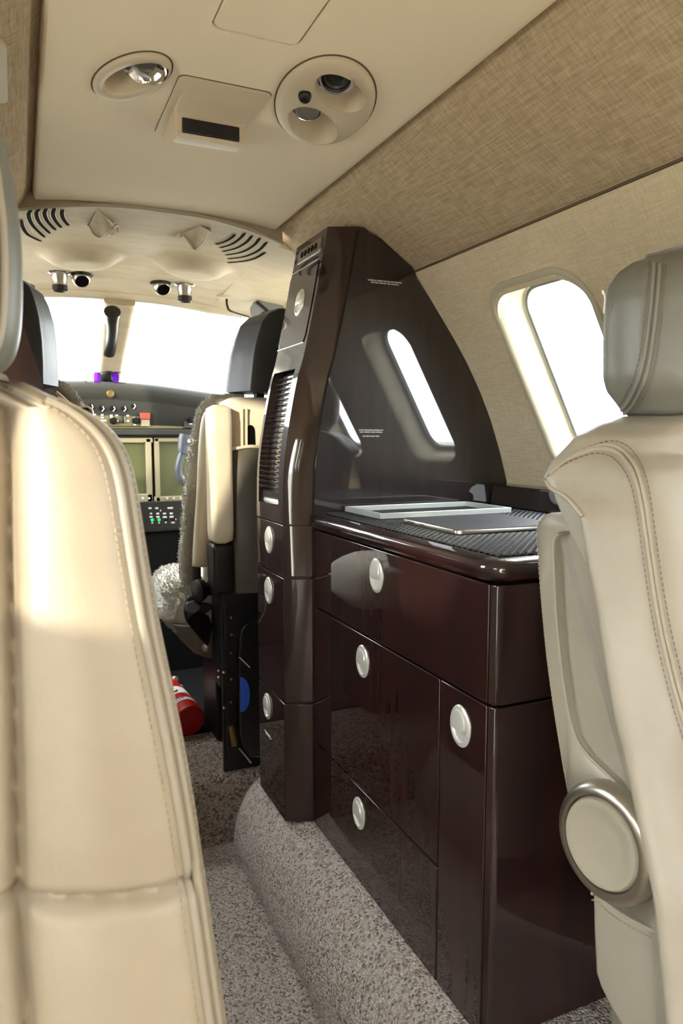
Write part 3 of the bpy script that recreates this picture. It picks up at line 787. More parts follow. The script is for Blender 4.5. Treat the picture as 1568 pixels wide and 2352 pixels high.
# air outlets under the domes
def outlet(u, v, kind, label):
    p = on_over(u, v-10)
    t = thing('air_outlet', p, label, 'air outlet', 'air outlets under the cockpit roof')
    if kind == 'ball':
        a = Vector((.12, -.75, -.75)).normalized()
        build('collar', MB().lathe(p+Vector((0, 0, .006)), (0, 0, -1), [(.032, -.004), (.033, .003), (.029, .009), (.024, .011)], 28), 'steel_dark', t)
        build('ball', MB().lathe(p+Vector((0, 0, -.004)), a, [(.010, -.022), (.021, -.012), (.0255, 0), (.023, .012), (.0185, .020), (.016, .021)], 28), 'satin_nickel', t)
        build('nozzle_bore', MB().lathe(p+Vector((0, 0, -.004)), a, [(.0172, .0205), (.0165, .0215), (.002, .0215)], 24), 'slot_dark', t)
    else:
        build('collar', MB().lathe(p+Vector((0, 0, .004)), (0, 0, -1), [(.029, -.003), (.030, .004), (.024, .008)], 28), 'chrome', t)
        build('barrel', MB().lathe(p+Vector((0, 0, .004)), (0, 0, -1), [(.021, 0), (.021, .018), (.0185, .022), (.0185, .036)], 28), 'satin_nickel', t)
        build('tip', MB().lathe(p+Vector((0, 0, .004)), (0, 0, -1), [(.0190, .035), (.0190, .048), (.0165, .050), (.014, .046)], 28), 'black_plastic', t)
outlet(136, 637, 'cyl', 'leftmost air outlet of the four under the roof, a straight barrel')
outlet(185, 642, 'ball', 'dark swivel ball air outlet on the left cockpit dome')
outlet(371, 662, 'ball', 'silver swivel ball air outlet on the right cockpit dome')
outlet(424, 664, 'cyl', 'rightmost air outlet of the four, a straight silver barrel')
# sun visor on a rod
vb = on_over(520, 680)
vi = thing('sun_visor', vb, 'grey sun visor with thin rod above the black headrest', 'sun visor')
build('mount', MB().lathe(vb, (0, 0, -1), [(.028, -.006), (.028, .003), (.020, .007), (.010, .008)], 24), 'plastic_cream', vi)
rod_e = at(592, 734, 'y', 2.16)
build('rod', MB().tube(spline([vb+Vector((0, 0, -.004)), vb+Vector((.002, .0, -.028)), vb+Vector((.02, .01, -.042)), rod_e], 6), .0035, 8), 'steel_dark', vi)
vv = [at(u, v, 'y', 2.02) for u, v in ((583, 693), (600, 690), (668, 690), (668, 745), (590, 740), (576, 728), (575, 708))]
sh_ = build('visor_panel', MB().prism(vv, (0, .006, 0)), 'visor', vi, bevel=.001)
build('visor_arm', MB().tube([at(589, 692, 'y', 2.016), at(626, 724, 'y', 2.016)], .004, 8), 'black_plastic', vi)
# grab handle on the windshield post, compass and sunglasses
gh = thing('grab_handle', at(246, 820, 'y', 2.40), 'dark grab handle mounted on the windshield centre post', 'handle')
P = [at(u, v, 'y', y) for u, v, y in ((258, 716, 2.13), (258, 735, 2.16), (258, 760, 2.22), (255, 785, 2.30), (250, 806, 2.36))]
build('grip', MB().tube(spline(P, 5), [.016+.007*abs(2*k/20-1)**2 for k in range(21)], 12), 'steel_dark', gh)
build('bracket', MB().tube([P[0], P[0]+Vector((0, .07, -.02))], .014, 10), 'black_plastic', gh)
build('bracket', MB().tube([P[-1], P[-1]+Vector((0, .09, -.03))], .016, 10), 'chrome', gh)
cp = at(248, 856, 'y', 2.455)
co_ = thing('compass', at(248, 876, 'y', 2.455), 'black ball compass with white collar on the glareshield centre', 'compass')
build('ball', MB().lathe(cp, (0, 0, 1), [(.018, -.035), (.026, -.026), (.031, -.008), (.031, .006), (.026, .018), (.018, .026)], 24), 'black_plastic', co_)
build('collar', MB().lathe(cp+Vector((0, 0, .026)), (0, 0, 1), [(.026, 0), (.028, .003), (.026, .010), (.020, .012)], 24), 'ext_white', co_)
for s in (-1, 1): build('screw', MB().lathe(cp+Vector((s*.016, -.018, .036)), (0, -1, .3), [(.006, 0), (.006, .004), (.003, .005)], 12), 'red_plastic', co_)
sg = thing('sunglasses', at(243, 876, 'y', 2.412), 'thin framed sunglasses with purple lenses beside the compass', 'sunglasses')
for s, uu in ((-1, 213), (1, 274)):
    c = at(uu, 867, 'y', 2.412); ln = [c+Vector((a, 0, b_)) for a, b_ in rrect(.024, .016, .011, 5)]
    build('rim', MB().tube(ln, .0013, 6, True), 'steel_dark', sg)
    build('lens', MB().prism([c+(p-c)*.97 for p in ln], (0, .0012, 0)), 'glass', sg)
    li = [Vector((c.x-s*.012+(p.x-c.x)*.42, c.y-.0008, c.z+(p.z-c.z)*.95)) for p in ln]
    build('lens_tint', MB().prism(li, (0, .0006, 0)), 'purple_lens', sg)
c0, c1_ = at(228, 864, 'y', 2.412), at(258, 864, 'y', 2.412)
build('bridge', MB().tube(spline([c0, (c0+c1_)/2+Vector((0, 0, .006)), c1_], 5), .0013, 6), 'steel_dark', sg)
for uu in (196, 291):
    q = at(uu, 862, 'y', 2.412); build('temple', MB().tube([q, q+Vector((0, .11, -.004)), q+Vector((0, .13, -.016))], .0014, 6), 'steel_dark', sg)

# ================================================================== INSTRUMENT PANEL
YI = 2.45
ip = thing('instrument_panel', (0, YI, .60), 'dark aircraft instrument panel with two olive screens, knobs and switches', 'instrument panel')
GP = [(-40, 884), (60, 878), (130, 875), (250, 877), (350, 884), (440, 896), (540, 911), (620, 926)]
gp = spline([at(u, v, 'y', YI-.05) for u, v in GP], 5)
rows = []
for dy, dz in ((.02, -.055), (.006, -.040), (0, -.020), (.004, -.006), (.016, .0), (.06, .006), (.20, .0), (.40, -.06)):
    rows.append([p+Vector((0, dy, dz)) for p in gp])
rows.append([Vector((p.x, YI+.33, .9)) for p in gp]); rows.append([Vector((p.x, YI, .98)) for p in gp])
build('glareshield', MB().loft(rows+[rows[0]], False, False, False), 'glareshield', ip, ang=60)
build('fascia', MB().box(-.54, .54, YI, YI+.05, .60, 1.10), 'panel_grey', ip)
def px_box(name, u0, v0, u1, v1, y, th, m, parent, bevel=.001):
    a = at(u0, v0, 'y', y); b_ = at(u1, v1, 'y', y); c = at(u0, v1, 'y', y)
    return build(name, MB().box(a.x, b_.x, y, y+th, min(b_.z, c.z), a.z), m, parent, bevel=bevel)
def knob(u, v, y, r, m, parent, h=.012, name='knob'):
    return build(name, MB().lathe(at(u, v, 'y', y), (0, -1, 0), [(r*1.15, 0), (r*1.1, h*.3), (r*.9, h*.35), (r*.85, h), (r*.6, h*1.08)], 16), m, parent)
Z4 = lambda x, y: (120+x*.2296, 860+y*.2296)
# emblem knob on the glareshield
q = Z4(580, 190); knob(q[0], q[1], YI-.045, .011, 'brass', ip, .008, 'reset_knob')
for x, y in ((508, 143), (650, 147)): q = Z4(x, y); knob(q[0], q[1], YI-.045, .0025, 'brass', ip, .003, 'screw')
# rotary switch strip
st = px_box('switch_strip', 178, 924, 316, 949, YI-.012, .012, 'black_plastic', ip)
for x, y in ((300, 320), (380, 322), (490, 340), (600, 340), (710, 340), (805, 315)):
    u, v = Z4(x, y); k_ = knob(u, v, YI-.012, .010, 'black_matte', st, .014)
    p = at(u+2, v+1, 'y', YI-.028); build('pointer', MB().tube([p+Vector((.002, 0, .008)), p+Vector((.006, 0, 0)), p+Vector((-.001, 0, -.008))], .0014, 6), 'white_print', st)
    p = at(u, v-9, 'y', YI-.0125); build('print', MB().box(p.x-.009, p.x+.009, p.y-.0004, p.y+.001, p.z-.0014, p.z+.0014), 'white_print', st)
build('print', MB().box(at(210, 924, 'y', YI-.0125).x, at(290, 924, 'y', YI-.0125).x, YI-.0128, YI-.012, at(250, 924, 'y', YI).z-.001, at(250, 924, 'y', YI).z+.0002), 'white_print', st)
# autopilot panel
build('tan_panel', MB().box(at(180, 985, 'y', YI-.008).x, at(424, 985, 'y', YI-.008).x, YI-.008, YI+.002, at(300, 984, 'y', YI-.008).z, at(300, 949, 'y', YI-.008).z), 'panel_tan', ip, bevel=.001)
apn = px_box('autopilot_panel', 200, 950, 324, 978, YI-.016, .010, 'panel_tan', ip)
for x in (450, 560, 785): u, v = Z4(x, 400); px_box('divider', u-.6, 951, u+.6, 977, YI-.0175, .003, 'bezel', apn, 0)
for x, y in ((610, 465), (835, 465)): u, v = Z4(x, y); knob(u, v, YI-.016, .0105, 'black_matte', apn, .014)
u, v = Z4(708, 450); px_box('thumb_wheel', u-4, v-9, u+3, v+9, YI-.026, .014, 'steel_dark', apn, .003)
u, v = Z4(727, 450); px_box('print', u-1, v-7, u+1, v+7, YI-.0166, .001, 'white_print', apn, 0)
for x, y in ((500, 405), (500, 432), (500, 462), (530, 462), (590, 410), (595, 430), (645, 410), (650, 465), (755, 412), (758, 466), (828, 436), (828, 502), (425, 402), (425, 460)):
    u, v = Z4(x, y); px_box('button', u-3, v-1.6, u+3, v+1.6, YI-.020, .005, 'white_print', apn, .0004)
gs = px_box('guarded_switch', 323, 962, 344, 979, YI-.022, .016, 'bezel', ip)
px_box('guard', 322, 948, 345, 963, YI-.030, .02, 'red_plastic', gs, .002); px_box('guard_frame', 320, 946, 323, 972, YI-.026, .014, 'steel_dark', gs)
rp = px_box('switch_panel', 422, 952, 470, 983, YI-.014, .012, 'bezel_dark', ip)
u, v = Z4(1380, 458); knob(u, v, YI-.014, .009, 'black_matte', rp)
for x, y in ((1380, 428), (1437, 425), (1437, 500), (1385, 495), (1480, 432)): u, v = Z4(x, y); px_box('print', u-3, v-1, u+3, v+1, YI-.0148, .001, 'white_print', rp, 0)
px_box('shelf_lip', 120, 985, 520, 999, YI-.03, .03, 'glareshield', ip, .003)
# screens
def screen(u0, v0, u1, v1, name):
    s = px_box(name, u0, v0, u1, v1, YI-.004, .004, 'screen_olive', ip, 0)
    return s
def bezel(parent, u0, v0, u1, v1, bw, bh):
    for nm, a in (('bezel_side', (u0, v0, u0+bw, v1)), ('bezel_side', (u1-bw, v0, u1, v1)), ('bezel_top', (u0, v0, u1, v0+bh)), ('bezel_base', (u0, v1-bh*1.3, u1, v1))):
        px_box(nm, *a, YI-.020, .018, 'bezel', parent, .003)
s1 = screen(200, 1012, 340, 1146, 'display_screen'); bezel(s1, 196, 1006, 351, 1153, 17, 11)
s2 = screen(360, 1012, 500, 1146, 'display_screen'); bezel(s2, 354, 1006, 512, 1153, 15, 9)
px_box('screen_gap', 351, 1003, 354, 1156, YI-.003, .003, 'slot_dark', ip, 0)
for x in (905, 970, 1150, 1217, 1286): u, v = Z4(x, 1240); knob(u, v, YI-.020, .003, 'white_print', ip, .003, 'bezel_key')
# switch block under the screens
pn = px_box('lower_switch_panel', 250, 1156, 520, 1213, YI-.03, .03, 'black_plastic', ip, .002)
Wp = [(978, 1338, 8), (1045, 1338, 8), (1180, 1336, 14), (988, 1392, 5), (1055, 1392, 7), (1122, 1392, 8), (1190, 1390, 8), (988, 1425, 8), (1057, 1425, 8), (1125, 1427, 10), (1193, 1424, 10), (1000, 1485, 4), (1068, 1484, 4), (1135, 1480, 4), (1207, 1482, 9), (1083, 1362, 3), (1235, 1450, 3)]
for x, y, wd in Wp:
    u, v = Z4(x, y); px_box('print', u-wd*.45, v-1.7, u+wd*.45, v+1.7, YI-.0308, .001, 'white_print', pn, 0)
for x, y in ((1000, 1456), (1068, 1454)): u, v = Z4(x, y); knob(u, v, YI-.03, .0045, 'green_led', pn, .004, 'indicator')
for x, y in ((1135, 1452), (1215, 1450)): u, v = Z4(x, y); knob(u, v, YI-.03, .0045, 'black_matte', pn, .008, 'toggle')
px_box('pedestal', 200, 1217, 560, 1700, YI-.02, .05, 'black_matte', ip, .004)
build('panel_edge', MB().tube([at(300, 1215, 'y', YI-.028), at(470, 1213, 'y', YI-.028)], .003, 6), 'steel_dark', ip)
# control yoke
YY = 2.12
yk = thing('control_yoke', at(430, 1190, 'y', YY), 'blue grey control yoke grip in front of the right screen', 'control yoke')
def flat_tube(P, wr, seg=12):
    n = len(P); mb = MB(); rings = []
    for i in range(n):
        t = (P[min(i+1, n-1)]-P[max(i-1, 0)]).normalized(); e2 = Vector((0, 1, 0)); e1 = t.cross(e2).normalized(); w_, d_ = wr[i] if isinstance(wr, list) else wr
        rings.append([P[i]+e1*w_*math.cos(2*math.pi*k/seg)+e2*d_*math.sin(2*math.pi*k/seg) for k in range(seg)])
    return mb.loft(rings)
hp2 = spline([at(u, v, 'y', YY) for u, v in ((424, 1030), (415, 1050), (410, 1072), (411, 1090), (420, 1104), (436, 1113), (460, 1118), (500, 1116))], 5)
build('handle', flat_tube(hp2, (.0105, .014)), 'yoke_grey', yk)
gpz = spline([at(u, v, 'y', YY-.005) for u, v in ((429, 998), (428, 1006), (426, 1018), (422, 1030), (419, 1040))], 4)
build('grip_head', flat_tube(gpz, [(.014+.009*math.sin(math.pi*min(1, .25+.75*k/(len(gpz)-1))), .018) for k in range(len(gpz))]), 'yoke_grey', yk)
q = at(434, 1013, 'y', YY-.022); build('button', MB().lathe(q, (0, -1, 0), [(.006, 0), (.006, .004), (.003, .004), (.003, .006)], 6), 'chrome', yk)
build('hub', MB().lathe(at(470, 1118, 'y', YY), (0, 1, 0), [(.03, -.02), (.034, 0), (.03, .03), (.015, .04), (.015, YI-.03-YY)], 20), 'yoke_grey', yk)
# ================================================================== SEATS
def stitches(path, step, ln, r, off=Vector((0, 0, 0))):
    """short thread dashes along a polyline, one mesh"""
    P = [Vector(p)+off for p in path]; mb = MB(); acc = 0; nxt = 0
    for a, b_ in zip(P, P[1:]):
        L = (b_-a).length
        while nxt <= acc+L:
            t = (nxt-acc)/max(L, 1e-9); c = a.lerp(b_, t); d = (b_-a).normalized()
            mb.tube([c-d*ln/2, c+d*ln/2], r, 4); nxt += step
        acc += L
    return mb
# ---------------------------------------------------------------- cream seat on the left (faces aft)
ls = thing('passenger_seat', (-.40, .45, .207), 'cream leather passenger seat with stitched bolster filling the left foreground', 'seat')
def yf(z): return .425+.16*(z-.5)
SIL = [(-60, 868), (0, 872), (60, 885), (130, 914), (200, 945), (252, 984), (287, 1030), (308, 1090), (322, 1170), (336, 1260), (360, 1400), (395, 1570), (430, 1750), (463, 1950), (490, 2150), (520, 2352)]
xr_t = []
for u, v in SIL:
    y = .5
    for _ in range(8): p = at(u, v, 'y', y); y = yf(p.z)+.035
    xr_t.append((p.z, p.x))
xr_t.sort(); zlow = xr_t[0][0]
xr_t = [(.30, -.125), (.45, -.130)]+[t for t in xr_t if t[0] > .5]
SEAM = []
for u, v in ((14, 872), (20, 1000), (24, 1300), (33, 1600), (40, 1900), (44, 2100), (62, 2352)):
    y = .5
    for _ in range(8): p = at(u, v, 'y', y); y = yf(p.z)+.002
    SEAM.append((p.z, p.x))
SEAM.sort(); SEAM = [(.3, SEAM[0][1]-.004)]+SEAM
LC = -.405
hz0 = at(42, 2090, 'y', yf(.65)); hz1 = at(450, 2036, 'y', yf(.66))
def hseam_z(x): return hz0.z+(LC+abs(x-LC)-hz0.x)/(hz1.x-hz0.x)*(hz1.z-hz0.z)
def hwl(z): return min(interp(xr_t, z)-LC, LC+wallx(z)-.02)
def front_y(x, z):
    xr = interp(xr_t, z); hw = xr-LC; ax_ = abs(x-LC); R = min(.032, hw*.9)
    if x < LC: ax_ *= hw/hwl(z)
    y = yf(z)
    e = max(0, (ax_-(hw-R))/R); e = min(e, 1)
    y += R*1.1*(1-math.sqrt(max(0, 1-e*e)))
    xs = interp(SEAM, z)-LC
    d = ax_-xs
    y += .012*math.exp(-(d/.0050)**2)
    if d > 0: y -= .014*math.sin(math.pi*min(1, d/max(.02, hw-xs-.004)))**.8
    else: y -= .010*(1-(ax_/max(.01, xs))**4)
    dz = z-hseam_z(x)
    y += .011*math.exp(-(dz/.005)**2)*(1 if e < .6 else 0)
    y += .004*math.exp(-(dz/.03)**2)
    return y
zz = [.30+(.985-.30)*k/260 for k in range(261)]; ztop = xr_t[-1][0]
zz = [z for z in zz if z < ztop-.012]+[ztop-.010, ztop-.007, ztop-.004, ztop-.0015]
NA = 280
def lring(z, shr=0):
    xr = interp(xr_t, z); hw = xr-LC; out = []
    for k in range(NA+1):
        a = math.sin((k/NA-.5)*math.pi); x = LC+(hw if a > 0 else hwl(z))*a; out.append(Vector((x, front_y(x, z)+shr, z)))
    T = .125-.02*max(0, (z-.8)/.2)
    for k in range(1, 24):
        a = math.cos(k/24*math.pi); b_ = math.sin(k/24*math.pi)
        x = LC+(hw if a > 0 else hwl(z))*math.copysign(abs(a)**.45, a); out.append(Vector((x, front_y(LC+hw, z)+(T-.035)*b_**.55-0, z)))
    return out
lb = MB(); rings = [lring(z) for z in zz]
# close the top with a gentle crown
top = rings[-1]; ct = sum(top, Vector())/len(top)
for s, dz in ((.985, .004), (.93, .008), (.8, .011), (.5, .014), (.1, .015)): rings.append([Vector((ct.x+(p.x-ct.x)*s, ct.y+(p.y-ct.y)*s, p.z+dz)) for p in top])
lb.loft(rings); bk = build('backrest', lb, 'leather_cream', ls, ang=70)
def edge_line(d, z0=.46, z1=.99, off=.001):
    P = []
    for k in range(90):
        z = lerp(z0, z1, k/89); x = interp(xr_t, z)-d
        if x < LC+.02: break
        P.append(Vector((x, front_y(x, z)-off, z)))
    return P
for d in (.0095, .0165):
    build('piping', MB().tube(edge_line(d), .0030, 8), 'piping_leather', bk)
build('stitching', stitches(edge_line(.0235, off=.0006), .0052, .0036, .0008), 'stitch', bk)
build('stitching', stitches(edge_line(.0035, off=.0006), .0052, .0036, .0007), 'stitch', bk)
# headrest
HS = [(10, 345), (-6, 338), (18, 380), (30, 420), (42, 500), (50, 580), (52, 680), (48, 760), (36, 815), (18, 845), (0, 858)]
hr = MB(); rings = []
hz_t = []
for u, v in HS[2:]:
    p = at(u, v, 'y', .535); hz_t.append((p.z, p.x))
hz_t.sort()
z0h, z1h = hz_t[0][0]-.004, hz_t[-1][0]+.012
for k in range(41):
    t = k/40; z = lerp(z0h, z1h, .5-.5*math.cos(math.pi*t)); 
    e = math.sqrt(max(.002, 1-abs(2*t-1)**6)); xr = interp(hz_t, z); hw = (xr-LC)*(1 if .03 < t < .97 else e); ty = .052*e
    rings.append([Vector((LC+a, .53+b_, z)) for a, b_ in rrect(hw, ty, min(.04, ty*.98), 8)])
hb = build('headrest', hr.loft(rings), 'leather_headrest', ls, ang=70)
P = []
for k in range(70):
    z = lerp(z0h+.012, z1h-.03, k/69); P.append(Vector((interp(hz_t, z)-.010, .4905, z)))
build('piping', MB().tube(P, .0022, 8), 'piping_leather', hb)
build('stitching', stitches([p+Vector((-.006, -.004, 0)) for p in P], .005, .0035, .0007), 'stitch', hb)
for x in (LC-.05, LC+.05): build('headrest_post', MB().tube([(x, .53, .95), (x, .53, 1.03)], .007, 12), 'chrome', ls)
cu_ = MB(); rings = []
for z, g in ((.30, .02), (.32, .005), (.37, 0), (.41, .004), (.425, .02), (.43, .06)):
    rings.append([Vector((LC+a, .20+b_, z)) for a, b_ in rrect(.235-g, .215-g, .05, 6)])
build('seat_cushion', cu_.loft(rings), 'leather_cream', ls, ang=60)
build('base', MB().box(LC-.17, LC+.17, .05, .45, .2075, .30), 'black_plastic', ls, bevel=.01)

# ---------------------------------------------------------------- grey seat on the right (faces aft)
rs = thing('passenger_seat', (.44, .50, .207), 'light grey leather passenger seat with upright armrest on the right', 'seat')
XO = .200
OL = [(1250, 1098), (1262, 1122), (1300, 1145), (1332, 1182), (1344, 1260), (1371, 1400), (1402, 1600), (1452, 1830), (1500, 2060), (1530, 2352)]
yl_t = sorted((p.z, p.y) for p in [at(u, v, 'x', XO) for u, v in OL])
PL = [(1420, 1042), (1455, 1085), (1475, 1180), (1490, 1290), (1510, 1420), (1538, 1540), (1568, 1650)]
yp_t = sorted((p.z, p.y) for p in [at(u, v, 'x', .235) for u, v in PL])
yp_t = [(.40, yp_t[0][1]-.06)]+yp_t
yl_t = [(.30, yl_t[0][1]-.02)]+yl_t
TL = [(1250, 1096), (1275, 1062), (1330, 1003), (1385, 973), (1440, 955), (1500, 951)]
ztip = at(1250, 1096, 'x', XO).z
xl_t = [(.30, XO), (ztip-.002, XO)]
for u, v in TL[1:]:
    p = at(u, v, 'y', .545); xl_t.append((p.z, p.x))
xl_t = sorted(xl_t); RC = .435; zt_r = xl_t[-1][0]
xl_t = [(z, x) for i, (z, x) in enumerate(xl_t)]
def linint(t, x):
    if x <= t[0][0]: return t[0][1]
    for (a, b_), (c, d) in zip(t, t[1:]):
        if a <= x <= c: return b_+(d-b_)*(x-a)/(c-a)
    return t[-1][1]
def rring(z):
    xl = linint(xl_t, z); yl = linint(yl_t, min(z, ztip)); yp = linint(yp_t, z); k = (RC-xl)/(RC-XO)
    yp = min(yp, yl-.03); sw = .035*k
    if z > ztip: yp = lerp(yp, .545-.03, 0)
    half = [(xl, yl), (xl+sw*.40, lerp(yl, yp, .45)-.002), (xl+sw, yp), (xl+sw+.020*k, yp-.010), (xl+sw+.055*k, yp-.012), (xl+sw+.085*k, yp+.004), (RC, yp-.006)]
    yb = max(yl+.055, .54+.10*(z-.5))
    pts = half+[(2*RC-x, y) for x, y in half[-2::-1]]
    pts += [(2*RC-xl-.026, yl+.02), (2*RC-xl-.09*k, yb), (RC, yb+.012), (xl+.09*k, yb), (xl+.026, yl+.02)]
    return spline([Vector((x, y, z)) for x, y in pts], 6, True)
rings = []
zs1 = [lerp(.36, ztip, k/60) for k in range(61)]; zs2 = [lerp(ztip, zt_r, (k/24)) for k in range(1, 25)]
for z in zs1+zs2: rings.append(rring(z))
top = rings[-1]; ct = sum(top, Vector())/len(top)
for s, dz in ((.95, .004), (.8, .008), (.5, .010), (.1, .011)): rings.append([Vector((ct.x+(p.x-ct.x)*s, ct.y+(p.y-ct.y)*s, p.z+dz)) for p in top])
RBM = MB().loft(rings); rb = build('backrest', RBM, 'leather_grey', rs, ang=75)
# piping from the shoulder tip over the wing and down the bolster, laid on the leather surface
def surf(mb):
    from mathutils.bvhtree import BVHTree
    t = BVHTree.FromPolygons([tuple(p) for p in mb.v], [tuple(f) for f in mb.f])
    def hit(u, v, lift=.0008):
        d = (DV+RV*((u-784)/F_PX)-UV*((v-1176)/F_PX)).normalized(); r = t.ray_cast(CAM, d)
        return None if r[0] is None else r[0]-d*lift
    return hit
def lay(hit, px, n=6, du=0, dv=0):
    S = spline([Vector((u, v, 0)) for u, v in px], n); out = []
    for q in S:
        h = hit(q.x+du, q.y+dv)
        if h is not None: out.append(h)
    return out
RBH = surf(RBM)
PX = [(1263, 1088), (1285, 1068), (1320, 1048), (1365, 1032), (1395, 1031), (1420, 1042), (1443, 1068), (1460, 1105), (1472, 1160), (1482, 1230), (1493, 1310), (1507, 1400), (1525, 1490), (1550, 1590), (1580, 1690), (1610, 1780), (1640, 1870), (1668, 1970), (1695, 2080), (1720, 2200)]
for du, dv in ((0, 0), (9, -8)): build('piping', MB().tube(lay(RBH, PX, 6, du, dv), .0019, 8), 'piping_leather', rb)
build('stitching', stitches(lay(RBH, PX, 6, -11, 11), .005, .0034, .0006), 'stitch_dark', rb)
build('stitching', stitches(lay(RBH, PX, 6, 21, -17), .005, .0034, .0006), 'stitch_dark', rb)
WE = lay(RBH, [(1254, 1106), (1266, 1122), (1302, 1144), (1338, 1186)], 6)
if len(WE) > 3: build('piping', MB().tube(WE, .0020, 8), 'piping_leather', rb)
# shell of the backrest seen below the shoulder
shp = [at(u, v, 'x', .222) for u, v in ((1262, 1112), (1300, 1150), (1420, 1180), (1420, 1300), (1340, 1300), (1300, 1215), (1272, 1150))]
build('back_shell', MB().prism(shp, (.33, .02, 0)), 'leather_grey', rs, bevel=.004)
# headrest
hl = [(1440, 955), (1428, 948), (1412, 925), (1392, 900), (1384, 870), (1384, 780), (1387, 700), (1396, 660), (1418, 628), (1450, 606), (1480, 598)]
ht = sorted((p.z, p.x) for p in [at(u, v, 'y', .555) for u, v in hl]); HC = .437
ztp = ht[-1][0]+.004; zbt = ht[0][0]
rings = []
for k in range(46):
    z = lerp(zbt, ztp, .5-.5*math.cos(math.pi*k/45)); x = linint(ht, z); hw = HC-x
    e = math.sqrt(max(.0, 1-abs(2*(z-zbt)/(ztp-zbt)-1)**7)); th = .024+.030*e
    P = [(x, .555), (x-.003, .535), (x-.002, .515), (x+.004, .500), (x+.04, .500-th*.6), (HC, .498-th)]
    half = [Vector((a, b_, z)) for a, b_ in P]
    pts = half+[Vector((2*HC-p.x, p.y, z)) for p in half[-2::-1]]+[Vector((2*HC-x-.04, .575, z)), Vector((HC, .585, z)), Vector((x+.04, .575, z))]
    rings.append(spline(pts, 5, True))
c0, c1q = rings[0], rings[-1]
RHM = MB().loft(rings); rh = build('headrest', RHM, 'leather_headrest', rs, ang=75)
RHH = surf(RHM)
PX = [(1503, 604), (1500, 640), (1493, 720), (1483, 800), (1470, 862), (1452, 905), (1434, 935), (1420, 948)]
for du in (0, 13): build('piping', MB().tube(lay(RHH, PX, 6, du, du*.2), .0019, 8), 'piping_grey', rh)
build('stitching', stitches(lay(RHH, PX, 6, -12, -4), .005, .0034, .0006), 'stitch_dark', rh)
build('stitching', stitches(lay(RHH, PX, 6, 26, 6), .005, .0034, .0006), 'stitch_dark', rh)
for x in (HC-.05, HC+.05): build('headrest_post', MB().tube([(x, .55, .95), (x, .55, 1.04)], .007, 12), 'chrome', rs)
lo_ = spline([at(u, v, 'x', .262) for u, v in ((1386, 720), (1388, 700), (1389, 685), (1386, 672), (1383, 668), (1384, 676))], 4)
build('cord_loop', MB().tube(lo_, .0008, 6), 'white_print', rs)
# armrest folded upright
ar = thing('armrest', at(1330, 1800, 'x', .235), 'upright taupe leather armrest with round metal pivot beside grey seat', 'armrest')
XA = .232
ao = [at(u, v, 'x', XA) for u, v in ((1228, 1212), (1231, 1198), (1240, 1184), (1256, 1178), (1300, 1177), (1352, 1177), (1372, 1300), (1404, 1500), (1444, 1700), (1470, 1850), (1400, 1900), (1330, 1880), (1304, 1838), (1290, 1760), (1270, 1640), (1252, 1510), (1239, 1380), (1230, 1262))]
inner = [at(u, v, 'x', XA) for u, v in ((1272, 1238), (1282, 1226), (1300, 1222), (1330, 1222), (1358, 1222), (1380, 1300), (1412, 1500), (1452, 1700), (1466, 1850), (1446, 1834), (1400, 1786), (1350, 1738), (1318, 1690), (1300, 1620), (1287, 1530), (1276, 1420), (1270, 1300), (1269, 1262))]
th = .035; m_ = MB()
ins = [p+Vector((.006, 0, 0)) for p in inner]
cen_i = sum(inner, Vector())/len(inner)
ro_ = [p+Vector((th, 0, 0)) for p in ao]
aoc = sum(ao, Vector())/len(ao)
ao_in = [p+(q-p).normalized()*.004 for p, q in zip(ao, inner)]; in_out = [p+(q-p).normalized()*.003 for p, q in zip(inner, ao)]
m_.loft([ro_, [p+Vector((.006, 0, 0)) for p in ao], ao_in, in_out, [p+Vector((.0045, 0, 0)) for p in inner], ins, [p+Vector((.010, 0, 0)) for p in inner]], True, True)
bd_ = build('pad', m_, 'leather_taupe', ar, ang=60); bd_.data.materials[0] = MAT['leather_grey']
build('piping', MB().tube([p+Vector((.001, 0, 0)) for p in spline(inner[13:]+inner[:2], 4)], .0016, 8), 'piping_leather', bd_)
build('piping', MB().tube([p+Vector((.001, 0, 0)) for p in spline(inner[8:14], 4)], .0016, 8), 'piping_leather', bd_)
build('stitching', stitches(spline([p+(q-p)*.14+Vector((-.0006, 0, 0)) for p, q in zip(ao, inner)][12:]+[p+(q-p)*.14+Vector((-.0006, 0, 0)) for p, q in zip(ao, inner)][:4], 3), .005, .0034, .0006), 'stitch', bd_)
tri = [at(u, v, 'x', XA+.007) for u, v in ((1284, 1232), (1360, 1226), (1470, 1850), (1448, 1832), (1440, 1806))]
tri2 = [tri[0], tri[1]+Vector((.02, 0, 0)), tri[2]+Vector((.02, 0, 0)), tri[3], tri[4]]
build('inner_panel', MB().prism(tri2, (.004, 0, 0)), 'leather_taupe', ar)  # darker leather paints the shaded side of the armrest recess
kc = at(1390, 1934, 'x', XA-.012); kax = Vector((-1, -.10, .05)).normalized()
pv = build('pivot_ring', MB().lathe(kc, kax, [(.036, -.022), (.050, -.020), (.0545, -.010), (.0545, -.002), (.0515, .0050), (.0465, .0085), (.0425, .0080), (.0415, .003), (.037, .002)], 56), 'satin_nickel', ar, ang=50)
build('pivot_cap', MB().lathe(kc, kax, [(.0408, .001), (.0408, .006), (.0390, .0092), (.0345, .0092), (.030, .0068), (.018, .0045), (.003, .004)], 56), 'cap_taupe', pv, ang=50)
